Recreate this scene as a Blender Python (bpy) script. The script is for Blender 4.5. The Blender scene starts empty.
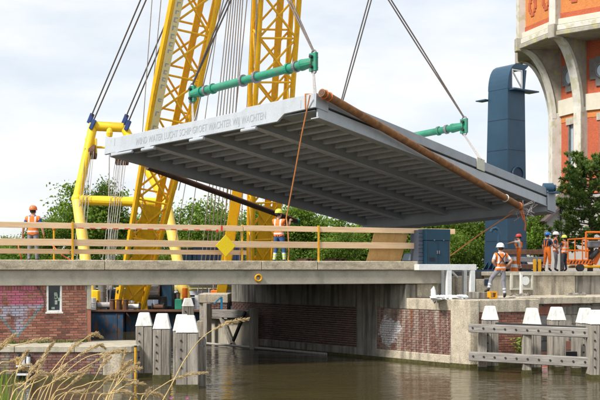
import bpy, bmesh, math, random
import numpy as np
from mathutils import Vector, Matrix, noise
random.seed(7)
rng = np.random.default_rng(11)
R = math.radians
scn = bpy.context.scene
COL = scn.collection

# ------------------------------------------------------------------ camera, world, sun, exposure
H = 3.2                       # eye height above the canal (water is z = 0)
FPX = 1050.0                  # focal length in photo pixels (600 wide)
HOR = 270.0                   # horizon row in the photo
cam_d = bpy.data.cameras.new('camera'); cam = bpy.data.objects.new('camera', cam_d); COL.objects.link(cam)
cam.location = (0, 0, H); cam.rotation_euler = (R(90), 0, 0)
cam_d.sensor_width = 36; cam_d.lens = 36 * FPX / 600; cam_d.shift_y = (HOR - 200) / 600
cam_d.clip_start = 0.1; cam_d.clip_end = 4000
scn.camera = cam

SUN_EL, SUN_AZ = 46.0, 232.0   # azimuth clockwise from +Y: sun stands behind and left of the viewer
world = bpy.data.worlds.new('World'); scn.world = world; world.use_nodes = True
nt = world.node_tree; nt.nodes.clear()
wo = nt.nodes.new('ShaderNodeOutputWorld'); bg = nt.nodes.new('ShaderNodeBackground')
sky = nt.nodes.new('ShaderNodeTexSky'); sky.sky_type = 'NISHITA'; sky.sun_disc = False
sky.sun_elevation = R(SUN_EL); sky.sun_rotation = R(SUN_AZ)
tc = nt.nodes.new('ShaderNodeTexCoord'); mp = nt.nodes.new('ShaderNodeMapping')
mp.inputs['Scale'].default_value = (1.6, 1.6, 5.0); mp.inputs['Location'].default_value = (0.35, 0.2, 0.1)
nz = nt.nodes.new('ShaderNodeTexNoise'); nz.inputs['Scale'].default_value = 2.1; nz.inputs['Detail'].default_value = 7; nz.inputs['Roughness'].default_value = 0.55
rp = nt.nodes.new('ShaderNodeValToRGB')
rp.color_ramp.elements[0].position = 0.36; rp.color_ramp.elements[0].color = (0.62, 0.62, 0.62, 1)
rp.color_ramp.elements[1].position = 0.56; rp.color_ramp.elements[1].color = (1, 1, 1, 1)
nz2 = nt.nodes.new('ShaderNodeTexNoise'); nz2.inputs['Scale'].default_value = 3.4; nz2.inputs['Detail'].default_value = 6
rp2 = nt.nodes.new('ShaderNodeValToRGB')
rp2.color_ramp.elements[0].position = 0.35; rp2.color_ramp.elements[0].color = (5.3, 5.6, 5.9, 1)
rp2.color_ramp.elements[1].position = 0.62; rp2.color_ramp.elements[1].color = (6.5, 6.5, 6.5, 1)
mx = nt.nodes.new('ShaderNodeMix'); mx.data_type = 'RGBA'
L = nt.links.new
L(tc.outputs['Generated'], mp.inputs['Vector']); L(mp.outputs[0], nz.inputs['Vector']); L(mp.outputs[0], nz2.inputs['Vector'])
L(nz.outputs['Fac'], rp.inputs[0]); L(nz2.outputs['Fac'], rp2.inputs[0])
L(rp.outputs[0], mx.inputs[0]); L(sky.outputs[0], mx.inputs[6]); L(rp2.outputs[0], mx.inputs[7])
L(mx.outputs[2], bg.inputs['Color']); bg.inputs['Strength'].default_value = 0.1
L(bg.outputs[0], wo.inputs[0])

sd = bpy.data.lights.new('sun', 'SUN'); sun = bpy.data.objects.new('sun', sd); COL.objects.link(sun)
sd.energy = 3.0; sd.angle = R(11); sd.color = (1.0, 0.95, 0.87)
az = R(SUN_AZ); el = R(SUN_EL)
to_sun = Vector((math.sin(az) * math.cos(el), math.cos(az) * math.cos(el), math.sin(el)))
sun.rotation_euler = to_sun.to_track_quat('Z', 'Y').to_euler(); sun.location = to_sun * 60
vs = scn.view_settings; vs.view_transform = 'Standard'; vs.look = 'None'; vs.exposure = 0.74; vs.gamma = 1.0; vs.use_curve_mapping = False
scn.cycles.max_bounces = 6; scn.cycles.diffuse_bounces = 3; scn.cycles.glossy_bounces = 3; scn.cycles.transmission_bounces = 3
scn.cycles.transparent_max_bounces = 6; scn.cycles.use_denoising = True; scn.cycles.caustics_reflective = False; scn.cycles.caustics_refractive = False

# ------------------------------------------------------------------ helpers
def V(*a): return Vector(a)
def at(x, y, Y): return Vector(((x - 300) / FPX * Y, Y, H + (HOR - y) / FPX * Y))
def onz(x, y, z):
    """point of the level z seen at photo pixel x, y"""
    Y = (z - H) * FPX / (HOR - y); return at(x, y, Y)

class MB:
    def __init__(s): s.v = []; s.f = []; s.m = []
    def add(s, vs, fs, mi=0):
        b = len(s.v); s.v += [tuple(v) for v in vs]; s.f += [tuple(b + i for i in f) for f in fs]; s.m += [mi] * len(fs); return s
    def obox(s, c, ex, ey, ez, mi=0):
        """box from centre and three half-axes"""
        c, ex, ey, ez = Vector(c), Vector(ex), Vector(ey), Vector(ez)
        vs = [c + a * ex + b * ey + d * ez for d in (-1, 1) for b in (-1, 1) for a in (-1, 1)]
        return s.add(vs, [(0, 2, 3, 1), (4, 5, 7, 6), (0, 1, 5, 4), (2, 6, 7, 3), (0, 4, 6, 2), (1, 3, 7, 5)], mi)
    def box(s, x0, x1, y0, y1, z0, z1, mi=0):
        return s.obox(((x0 + x1) / 2, (y0 + y1) / 2, (z0 + z1) / 2), ((x1 - x0) / 2, 0, 0), (0, (y1 - y0) / 2, 0), (0, 0, (z1 - z0) / 2), mi)
    def bar(s, p, q, w, h, up=(0, 0, 1), mi=0):
        p, q = Vector(p), Vector(q); d = (q - p); l = d.length; d.normalize()
        sd_ = d.cross(Vector(up))
        if sd_.length < 1e-4: sd_ = d.cross(Vector((1, 0, 0)))
        sd_.normalize(); u_ = sd_.cross(d)
        return s.obox((p + q) / 2, d * l / 2, sd_ * w / 2, u_ * h / 2, mi)
    def tube(s, p, q, r0, r1=None, n=8, mi=0, cap=True):
        if r1 is None: r1 = r0
        p, q = Vector(p), Vector(q); d = (q - p).normalized()
        a = d.cross(Vector((0, 0, 1)))
        if a.length < 1e-3: a = d.cross(Vector((1, 0, 0)))
        a.normalize(); b = d.cross(a)
        vs = []; fs = []
        for k, (c, r) in enumerate(((p, r0), (q, r1))):
            for i in range(n):
                t = 2 * math.pi * i / n; vs.append(c + (a * math.cos(t) + b * math.sin(t)) * r)
        for i in range(n): j = (i + 1) % n; fs.append((i, j, n + j, n + i))
        if cap: fs.append(tuple(range(n - 1, -1, -1))); fs.append(tuple(range(n, 2 * n)))
        return s.add(vs, fs, mi)
    def path(s, pts, r, n=6, mi=0):
        """tube through a list of points, r a number or a list"""
        pts = [Vector(p) for p in pts]; k = len(pts)
        rs = r if isinstance(r, (list, tuple)) else [r] * k
        vs = []; fs = []
        d0 = (pts[1] - pts[0]).normalized(); a = d0.cross(Vector((0, 0, 1)))
        if a.length < 1e-3: a = d0.cross(Vector((1, 0, 0)))
        a.normalize()
        for i, p in enumerate(pts):
            d = (pts[min(i + 1, k - 1)] - pts[max(i - 1, 0)]).normalized()
            a = (a - d * a.dot(d)).normalized(); b = d.cross(a)
            for j in range(n):
                t = 2 * math.pi * j / n; vs.append(p + (a * math.cos(t) + b * math.sin(t)) * rs[i])
        for i in range(k - 1):
            for j in range(n):
                jj = (j + 1) % n; fs.append((i * n + j, i * n + jj, (i + 1) * n + jj, (i + 1) * n + j))
        fs.append(tuple(range(n - 1, -1, -1))); fs.append(tuple(range((k - 1) * n, k * n)))
        return s.add(vs, fs, mi)
    def prism(s, poly, o, ax, ay, an, t, mi=0):
        """polygon (list of 2d) on plane o + ax, ay; extruded t along an"""
        o, ax, ay, an = Vector(o), Vector(ax), Vector(ay), Vector(an); n = len(poly)
        vs = [o + ax * x + ay * y for x, y in poly] + [o + ax * x + ay * y + an * t for x, y in poly]
        fs = [tuple(range(n - 1, -1, -1)), tuple(range(n, 2 * n))] + [(i, (i + 1) % n, n + (i + 1) % n, n + i) for i in range(n)]
        return s.add(vs, fs, mi)
    def lathe(s, prof, c, n=16, axis=(0, 0, 1), mi=0, sc=(1, 1)):
        c = Vector(c); ax = Vector(axis).normalized(); a = ax.orthogonal().normalized(); b = ax.cross(a)
        if abs(ax.z) > .99: a = Vector((1, 0, 0)); b = Vector((0, 1, 0)) * (1 if ax.z > 0 else -1)
        vs = []; fs = []; k = len(prof)
        for r, z in prof:
            for i in range(n):
                t = 2 * math.pi * i / n; vs.append(c + ax * z + a * math.cos(t) * r * sc[0] + b * math.sin(t) * r * sc[1])
        for i in range(k - 1):
            for j in range(n):
                jj = (j + 1) % n; fs.append((i * n + j, i * n + jj, (i + 1) * n + jj, (i + 1) * n + j))
        fs.append(tuple(range(n - 1, -1, -1))); fs.append(tuple(range((k - 1) * n, k * n)))
        return s.add(vs, fs, mi)
    def torus(s, c, axis, Rr, r, n=16, m=6, mi=0):
        ax = Vector(axis).normalized(); a = ax.orthogonal().normalized(); b = ax.cross(a); c = Vector(c)
        vs = []; fs = []
        for i in range(n):
            t = 2 * math.pi * i / n; d = a * math.cos(t) + b * math.sin(t)
            for j in range(m):
                p = 2 * math.pi * j / m; vs.append(c + d * (Rr + r * math.cos(p)) + ax * r * math.sin(p))
        for i in range(n):
            for j in range(m):
                fs.append((i * m + j, ((i + 1) % n) * m + j, ((i + 1) % n) * m + (j + 1) % m, i * m + (j + 1) % m))
        return s.add(vs, fs, mi)
    def mesh(s, name, mats, off=(0, 0, 0), smooth=False, bevel=0):
        me = bpy.data.meshes.new(name); o = Vector(off)
        me.from_pydata([(v[0] - o.x, v[1] - o.y, v[2] - o.z) for v in s.v], [], s.f)
        for m in (mats if isinstance(mats, (list, tuple)) else [mats]): me.materials.append(m)
        if any(s.m): me.polygons.foreach_set('material_index', s.m)
        bm = bmesh.new(); bm.from_mesh(me)
        bmesh.ops.recalc_face_normals(bm, faces=bm.faces)
        if bevel: bmesh.ops.bevel(bm, geom=bm.edges[:], offset=bevel, segments=1, affect='EDGES', profile=.5, clamp_overlap=True)
        bm.to_mesh(me); bm.free()
        if smooth: me.polygons.foreach_set('use_smooth', [True] * len(me.polygons))
        me.update(); return me

def wloc(o):
    l = Vector((0, 0, 0))
    while o is not None: l = l + o.location; o = o.parent
    return l
def tag(o, label=None, cat=None, group=None, kind=None):
    if label: o['label'] = label
    if cat: o['category'] = cat
    if group: o['group'] = group
    if kind: o['kind'] = kind
    return o
def thing(name, label, cat, loc=(0, 0, 0), group=None, mat=None):
    o = bpy.data.objects.new(name, None); COL.objects.link(o); o.empty_display_size = .2
    if mat is not None: o.matrix_world = mat
    else: o.location = loc
    return tag(o, label, cat, group)
def obj(name, mb, mats, parent=None, local=False, smooth=False, bevel=0, label=None, kind=None, origin=None):
    """link an MB as one mesh object; world coordinates unless local (then in the root's own frame)"""
    if parent is None:
        off = Vector(origin) if origin is not None else Vector((0, 0, 0))
        o = bpy.data.objects.new(name, mb.mesh(name, mats, off, smooth, bevel)); o.location = off
    else:
        off = Vector((0, 0, 0)) if local else wloc(parent)
        if local and parent.get('_o') is not None: off = Vector(parent['_o'])
        o = bpy.data.objects.new(name, mb.mesh(name, mats, off, smooth, bevel)); o.parent = parent
    COL.objects.link(o)
    if label: o['label'] = label
    if kind: o['kind'] = kind
    return o
def piece(name, me, parent, loc, rotz=0):
    o = bpy.data.objects.new(name, me); COL.objects.link(o); o.parent = parent
    o.location = Vector(loc) - wloc(parent); o.rotation_euler = (0, 0, rotz); return o

# ------------------------------------------------------------------ materials
def newmat(name):
    m = bpy.data.materials.new(name); m.use_nodes = True; n = m.node_tree.nodes; n.clear()
    out = n.new('ShaderNodeOutputMaterial'); b = n.new('ShaderNodeBsdfPrincipled'); m.node_tree.links.new(b.outputs[0], out.inputs[0])
    return m, n, m.node_tree.links.new, b
def c4(c): return (c[0], c[1], c[2], 1)
def pm(name, c1, c2=None, scale=3.0, rough=.7, bump=.15, metal=0.0, stretch=(1, 1, 1), fine=40.0, stain=None, stain_amt=.5, stain_scale=(1.6, 1.6, .18),
       rnd=0.0, attr=None, spec=.4, spk=.12, stain_pos=(.5, .68), coord='pos'):
    m, n, l, b = newmat(name)
    if c2 is None: c2 = tuple(x * .8 for x in c1)
    if coord == 'obj':
        t_ = n.new('ShaderNodeTexCoord'); co = t_.outputs['Object']
    else:
        g = n.new('ShaderNodeNewGeometry'); co = g.outputs['Position']
    mpp = n.new('ShaderNodeMapping'); mpp.inputs['Scale'].default_value = stretch; l(co, mpp.inputs[0])
    z1 = n.new('ShaderNodeTexNoise'); z1.inputs['Scale'].default_value = scale; z1.inputs['Detail'].default_value = 6; z1.inputs['Roughness'].default_value = .62; l(mpp.outputs[0], z1.inputs[0])
    r1 = n.new('ShaderNodeValToRGB'); r1.color_ramp.elements[0].position = .34; r1.color_ramp.elements[1].position = .66
    r1.color_ramp.elements[0].color = c4(c2); r1.color_ramp.elements[1].color = c4(c1); l(z1.outputs[0], r1.inputs[0])
    col = r1.outputs[0]
    z2 = n.new('ShaderNodeTexNoise'); z2.inputs['Scale'].default_value = fine; z2.inputs['Detail'].default_value = 3; l(mpp.outputs[0], z2.inputs[0])
    if stain is not None:
        m2 = n.new('ShaderNodeMapping'); m2.inputs['Scale'].default_value = stain_scale; l(co, m2.inputs[0])
        z3 = n.new('ShaderNodeTexNoise'); z3.inputs['Scale'].default_value = 2.2; z3.inputs['Detail'].default_value = 5; l(m2.outputs[0], z3.inputs[0])
        r3 = n.new('ShaderNodeMapRange'); r3.inputs[1].default_value = stain_pos[0]; r3.inputs[2].default_value = stain_pos[1]; r3.inputs[4].default_value = stain_amt; l(z3.outputs[0], r3.inputs[0])
        x = n.new('ShaderNodeMix'); x.data_type = 'RGBA'; l(r3.outputs[0], x.inputs[0]); l(col, x.inputs[6]); x.inputs[7].default_value = c4(stain); col = x.outputs[2]
    if rnd:
        if attr:
            a = n.new('ShaderNodeAttribute'); a.attribute_name = attr; rv = a.outputs['Fac']
        else:
            oi = n.new('ShaderNodeObjectInfo'); rv = oi.outputs['Random']
        mr = n.new('ShaderNodeMapRange'); mr.inputs[3].default_value = 1 - rnd; mr.inputs[4].default_value = 1 + rnd; l(rv, mr.inputs[0])
        x = n.new('ShaderNodeVectorMath'); x.operation = 'SCALE'; l(col, x.inputs[0]); l(mr.outputs[0], x.inputs['Scale']); col = x.outputs[0]
    # fine speckle
    mr = n.new('ShaderNodeMapRange'); mr.inputs[1].default_value = .3; mr.inputs[2].default_value = .7; mr.inputs[3].default_value = 1 - spk; mr.inputs[4].default_value = 1 + spk; l(z2.outputs[0], mr.inputs[0])
    x = n.new('ShaderNodeVectorMath'); x.operation = 'SCALE'; l(col, x.inputs[0]); l(mr.outputs[0], x.inputs['Scale']); col = x.outputs[0]
    l(col, b.inputs['Base Color']); b.inputs['Roughness'].default_value = rough; b.inputs['Metallic'].default_value = metal
    b.inputs['Specular IOR Level'].default_value = spec
    if bump:
        bp = n.new('ShaderNodeBump'); bp.inputs['Strength'].default_value = bump; bp.inputs['Distance'].default_value = .02; l(z2.outputs[0], bp.inputs['Height']); l(bp.outputs[0], b.inputs['Normal'])
    return m

M = {}
M['concrete'] = pm('concrete', (.48, .44, .36), (.36, .33, .265), 2.5, .85, .3, stain=(.17, .15, .12), stain_amt=.45, stain_scale=(2.5, 2.5, .3))
M['kerb'] = pm('kerb_concrete', (.56, .49, .37), (.41, .35, .26), 5, .9, .4, stain=(.17, .145, .11), stain_amt=.5, stain_scale=(1.2, 1.2, 3), spk=.22, fine=30)
M['girder'] = pm('girder_concrete', (.47, .44, .365), (.37, .345, .28), 1.6, .85, .25, stain=(.19, .18, .15), stain_amt=.5, stain_scale=(.8, .8, .5))
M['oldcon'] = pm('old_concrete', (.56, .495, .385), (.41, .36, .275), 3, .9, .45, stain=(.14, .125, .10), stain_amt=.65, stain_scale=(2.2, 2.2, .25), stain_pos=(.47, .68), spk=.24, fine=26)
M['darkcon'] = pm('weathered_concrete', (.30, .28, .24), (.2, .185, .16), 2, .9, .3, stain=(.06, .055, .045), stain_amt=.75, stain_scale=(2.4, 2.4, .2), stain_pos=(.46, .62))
M['mortar'] = pm('mortar', (.52, .475, .41), (.38, .345, .295), 6, .95, .3)
M['capstone'] = pm('cap_concrete', (.52, .475, .385), (.37, .34, .27), 3, .9, .35, stain=(.2, .2, .1), stain_amt=.4, stain_scale=(2, 2, 2))
M['timber'] = pm('rail_timber', (.82, .60, .38), (.72, .49, .29), 3.0, .75, .15, stretch=(.5, .5, 9), rnd=.14, stain=(.58, .39, .23), stain_amt=.5, stain_scale=(.4, .4, 8))
M['ply'] = pm('plywood', (.62, .40, .16), (.52, .31, .115), 4, .7, .1, stretch=(1, 1, .3))
M['oldwood'] = pm('weathered_timber', (.43, .395, .34), (.24, .215, .185), 3.5, .9, .5, stretch=(5, 5, .45), rnd=.12, stain=(.10, .085, .065), stain_amt=.6, stain_scale=(6, 6, .3))
M['walerwood'] = pm('weathered_beam', (.36, .34, .315), (.19, .175, .16), 3.5, .9, .5, stretch=(.5, .5, 9), rnd=.10, stain=(.10, .09, .075), stain_amt=.5, stain_scale=(.35, .35, 6))
M['wetwood'] = pm('algae_timber', (.105, .095, .03), (.04, .038, .015), 9, .6, .4)
M['white'] = pm('white_paint', (.80, .80, .78), (.70, .70, .67), 5, .5, .08, stain=(.40, .385, .33), stain_amt=.6, stain_scale=(5, 5, 1.2), stain_pos=(.52, .7))
M['whitemetal'] = pm('white_steel', (.76, .78, .78), (.66, .69, .70), 4, .45, .04)
M['yellow'] = pm('crane_yellow', (.88, .50, .012), (.82, .43, .01), 1.5, .42, .05, stain=(.46, .27, .05), stain_amt=.5, stain_scale=(3, 3, .8), stain_pos=(.52, .68))
M['paleyellow'] = pm('pale_yellow_paint', (.80, .60, .13), (.72, .52, .10), 2, .5, .05)
M['gantry'] = pm('gantry_yellow', (.90, .64, .03), (.86, .57, .02), 2, .42, .04)
M['post'] = pm('post_yellow', (.78, .42, .015), (.65, .32, .012), 5, .5, .06)
M['sign'] = pm('sign_yellow', (.84, .63, .01), (.80, .58, .01), 3, .45, .02)
M['green'] = pm('yoke_green', (.035, .30, .185), (.025, .23, .14), 3, .45, .06, stain=(.14, .19, .14), stain_amt=.6, stain_scale=(2, 2, 2))
M['steel'] = pm('shackle_steel', (.33, .32, .34), (.22, .21, .23), 8, .45, .1, metal=.6)
M['wire'] = pm('wire_rope', (.16, .13, .115), (.10, .085, .075), 20, .6, .2, metal=.2)
M['greywire'] = pm('grey_wire_rope', (.46, .43, .415), (.33, .31, .30), 12, .6, .2)
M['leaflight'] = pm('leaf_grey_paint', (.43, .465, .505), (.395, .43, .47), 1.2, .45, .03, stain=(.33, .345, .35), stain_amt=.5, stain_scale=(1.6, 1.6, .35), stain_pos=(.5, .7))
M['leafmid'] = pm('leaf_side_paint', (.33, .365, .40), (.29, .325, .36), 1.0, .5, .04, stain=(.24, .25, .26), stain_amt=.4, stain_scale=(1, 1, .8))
M['leafunder'] = pm('leaf_underside_paint', (.42, .445, .475), (.35, .375, .40), 1.4, .55, .04)
M['rib'] = pm('leaf_rib_paint', (.68, .70, .73), (.59, .61, .64), 2.0, .55, .05, stain=(.46, .45, .42), stain_amt=.4, stain_scale=(2, 2, 2))
M['letter'] = pm('lettering_grey', (.34, .365, .40), (.31, .34, .37), 3, .5, 0)
M['rust'] = pm('rusty_pipe', (.30, .135, .045), (.17, .08, .04), 3, .8, .3, stain=(.40, .22, .09), stain_amt=.5, stain_scale=(2, 2, 2))
M['darkrust'] = pm('dark_pipe', (.13, .065, .04), (.07, .04, .03), 3, .7, .2)
M['rope'] = pm('orange_rope', (.62, .25, .07), (.5, .19, .06), 30, .8, .2)
M['hose'] = pm('orange_hose', (.70, .17, .035), (.6, .14, .03), 10, .5, .05)
M['blue'] = pm('pylon_blue', (.026, .075, .128), (.020, .060, .105), .9, .38, .03, stain=(.03, .07, .12), stain_amt=.5, stain_scale=(.9, .9, .4))
M['cabinet'] = pm('cabinet_blue', (.012, .05, .085), (.009, .04, .07), 1.5, .45, .03)
M['cabside'] = pm('cabinet_side', (.09, .11, .15), (.07, .085, .12), 4, .6, .08)
M['navy'] = pm('navy_paint', (.02, .04, .085), (.015, .03, .06), 2, .5, .05)
M['hull'] = pm('pontoon_blue', (.03, .085, .16), (.02, .055, .11), 2, .6, .15, stain=(.16, .065, .025), stain_amt=.85, stain_scale=(2.4, 2.4, 1.1), stain_pos=(.5, .62))
M['brown'] = pm('rusty_brown', (.16, .075, .04), (.09, .045, .03), 5, .8, .3)
M['grey'] = pm('machine_grey', (.22, .22, .23), (.14, .14, .15), 4, .5, .1)
M['dark'] = pm('dark_steel', (.035, .036, .04), (.02, .02, .022), 4, .6, .1)
M['towercon'] = pm('tower_concrete', (.64, .62, .56), (.52, .50, .44), 1.1, .9, .25, stain=(.40, .38, .20), stain_amt=.55, stain_scale=(.9, .9, .7), stain_pos=(.53, .60))
M['towergrey'] = pm('tower_weathered', (.42, .39, .33), (.27, .245, .20), 1.2, .9, .3, stain=(.42, .39, .16), stain_amt=.8, stain_scale=(.9, .9, .7), stain_pos=(.54, .6))
M['cream'] = pm('tower_cream', (.64, .60, .50), (.56, .52, .42), 1, .9, .1)
M['redbrick'] = pm('tower_red_brick', (.50, .125, .055), (.38, .085, .04), 6.0, .85, .2, stretch=(1, 1, 2.5), fine=14, stain=(.30, .09, .05), stain_amt=.35, stain_scale=(1, 1, .4))
M['orangebrick'] = pm('tower_orange_brick', (.60, .235, .07), (.50, .165, .045), 6.0, .85, .2, stretch=(1, 1, 2.5), fine=14, stain=(.42, .15, .05), stain_amt=.35, stain_scale=(1, 1, .4))
M['stoneblock'] = pm('grey_blocks', (.20, .19, .18), (.14, .13, .125), 3, .9, .2)
M['glass'] = pm('window_glass', (.05, .065, .075), (.03, .04, .05), 2, .08, 0, spec=.8)
M['skyglass'] = pm('pale_glass', (.42, .52, .60), (.36, .46, .55), 2, .12, 0, spec=.8)
M['houseplaster'] = pm('house_plaster', (.52, .50, .46), (.46, .44, .40), 2, .9, .05)
M['rooftile'] = pm('roof_tiles', (.12, .09, .08), (.09, .07, .065), 6, .8, .2)
M['bark'] = pm('bark', (.10, .075, .05), (.05, .04, .03), 6, .95, .5, stretch=(3, 3, .6))
M['lift'] = pm('lift_orange', (.75, .17, .012), (.66, .14, .01), 3, .45, .04)
M['liftyellow'] = pm('amber_paint', (.78, .36, .012), (.70, .3, .01), 3, .45, .04)
M['soil'] = pm('soil', (.14, .125, .075), (.08, .075, .045), 3, .95, .4)
M['grassland'] = pm('grass_ground', (.09, .12, .035), (.06, .085, .025), 1.5, .95, .4)
M['asphalt'] = pm('asphalt', (.09, .088, .085), (.065, .063, .06), 4, .95, .3)
M['quaytop'] = pm('quay_paving', (.30, .285, .25), (.22, .21, .185), 3, .9, .3)
M['bed'] = pm('canal_mud', (.05, .045, .03), (.03, .028, .02), 2, .95, .2)
M['gold'] = pm('brass', (.55, .36, .08), (.45, .28, .06), 5, .4, .05)

# ------------------------------------------------------------------ bridge frame: front edge of the fixed bridge and everything parallel to it
A = Vector(((-10 - 300) / FPX * 31.4, 31.4, 0)); B = Vector(((418 - 300) / FPX * 36.6, 36.6, 0))
U = (B - A).normalized(); N = Vector((-U.y, U.x, 0))
ANG = math.atan2(U.y, U.x)
def dk(s, d, z): return A + U * s + N * d + Vector((0, 0, z))
def s_px(px, d=0.0):
    k = (px - 300) / FPX; o = A + N * d
    return (k * o.y - o.x) / (U.x - k * U.y)
def dbox(mb, s0, s1, d0, d1, z0, z1, mi=0):
    c = dk((s0 + s1) / 2, (d0 + d1) / 2, (z0 + z1) / 2)
    return mb.obox(c, U * (s1 - s0) / 2, N * (d1 - d0) / 2, Vector((0, 0, (z1 - z0) / 2)), mi)
def z_at(px, y, d=0.0):
    """height at pixel row y on the plane parallel to the bridge at offset d"""
    p = dk(s_px(px, d), d, 0); return H + (HOR - y) / FPX * p.y

# abutment (right bank) face, running away up the canal
C0 = Vector(((470 - 300) / FPX * 34.3, 34.3, 0)); C1 = Vector(((232 - 300) / FPX * 44.8, 44.8, 0))
VD = (C1 - C0).normalized(); VLEN = (C1 - C0).length; VN = Vector((-VD.y, VD.x, 0))       # VN: into the canal (left, towards viewer)
if VN.y > 0: VN = -VN
def ab(t, d, z): return C0 + VD * t + VN * d + Vector((0, 0, z))
def abbox(mb, t0, t1, d0, d1, z0, z1, mi=0):
    return mb.obox(ab((t0 + t1) / 2, (d0 + d1) / 2, (z0 + z1) / 2), VD * (t1 - t0) / 2, VN * (d1 - d0) / 2, Vector((0, 0, (z1 - z0) / 2)), mi)
def t_px(px, d=0.0):
    k = (px - 300) / FPX; o = C0 + VN * d
    return (k * o.y - o.x) / (VD.x - k * VD.y)
#@@SETTING
def mth(n, l, op, a, b=0.0, c=None, clamp=False):
    x = n.new('ShaderNodeMath'); x.operation = op; x.use_clamp = clamp
    for i, v in enumerate((a, b) if c is None else (a, b, c)):
        if isinstance(v, (int, float)): x.inputs[i].default_value = v
        else: l(v, x.inputs[i])
    return x.outputs[0]
def brickmat(name, cols, attr=None, paint=None, wash=None):
    """brick with one tone for each brick; paint(n, l, s, z, noise) gives [(mask, colour)]"""
    m, n, l, b = newmat(name)
    if attr:
        a = n.new('ShaderNodeAttribute'); a.attribute_name = attr; rv = a.outputs['Fac']
    else:
        rv = n.new('ShaderNodeObjectInfo').outputs['Random']
    r = n.new('ShaderNodeValToRGB'); r.color_ramp.interpolation = 'LINEAR'
    els = r.color_ramp.elements
    while len(els) < len(cols): els.new(.5)
    for i, c in enumerate(cols): els[i].position = i / (len(cols) - 1); els[i].color = c4(c)
    l(rv, r.inputs[0]); col = r.outputs[0]
    g = n.new('ShaderNodeNewGeometry'); P = g.outputs['Position']
    z1 = n.new('ShaderNodeTexNoise'); z1.inputs['Scale'].default_value = 25; z1.inputs['Detail'].default_value = 4; l(P, z1.inputs[0])
    mr = n.new('ShaderNodeMapRange'); mr.inputs[3].default_value = .72; mr.inputs[4].default_value = 1.28; l(z1.outputs[0], mr.inputs[0])
    x = n.new('ShaderNodeVectorMath'); x.operation = 'SCALE'; l(col, x.inputs[0]); l(mr.outputs[0], x.inputs['Scale']); col = x.outputs[0]
    z2 = n.new('ShaderNodeTexNoise'); z2.inputs['Scale'].default_value = 3; z2.inputs['Detail'].default_value = 6; z2.inputs['Roughness'].default_value = .7; l(P, z2.inputs[0])
    if wash:      # lime or dark streaks running down the wall
        mp_ = n.new('ShaderNodeMapping'); mp_.inputs['Scale'].default_value = (2.2, 2.2, .25); l(P, mp_.inputs[0])
        z3 = n.new('ShaderNodeTexNoise'); z3.inputs['Scale'].default_value = 2.4; z3.inputs['Detail'].default_value = 6; l(mp_.outputs[0], z3.inputs[0])
        f = n.new('ShaderNodeMapRange'); f.inputs[1].default_value = .46; f.inputs[2].default_value = .68; f.inputs[4].default_value = wash[1]; l(z3.outputs[0], f.inputs[0])
        x = n.new('ShaderNodeMix'); x.data_type = 'RGBA'; l(f.outputs[0], x.inputs[0]); l(col, x.inputs[6]); x.inputs[7].default_value = c4(wash[0]); col = x.outputs[2]
    if paint:
        sep = n.new('ShaderNodeSeparateXYZ'); l(P, sep.inputs[0])
        dt = n.new('ShaderNodeVectorMath'); dt.operation = 'DOT_PRODUCT'; l(P, dt.inputs[0]); dt.inputs[1].default_value = paint[0]
        s_ = mth(n, l, 'SUBTRACT', dt.outputs['Value'], paint[1])
        for mask, c in paint[2](n, l, s_, sep.outputs[2], z2.outputs[0], z1.outputs[0]):
            x = n.new('ShaderNodeMix'); x.data_type = 'RGBA'; l(mask, x.inputs[0]); l(col, x.inputs[6]); x.inputs[7].default_value = c4(c); col = x.outputs[2]
    l(col, b.inputs['Base Color']); b.inputs['Roughness'].default_value = .9; b.inputs['Specular IOR Level'].default_value = .25
    bp = n.new('ShaderNodeBump'); bp.inputs['Strength'].default_value = .35; bp.inputs['Distance'].default_value = .01; l(z1.outputs[0], bp.inputs['Height']); l(bp.outputs[0], b.inputs['Normal'])
    return m
def sstep(n, l, v, e0, e1):
    f = n.new('ShaderNodeMapRange'); f.interpolation_type = 'SMOOTHSTEP'; f.inputs[1].default_value = e0; f.inputs[2].default_value = e1; l(v, f.inputs[0]); return f.outputs[0]

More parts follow.
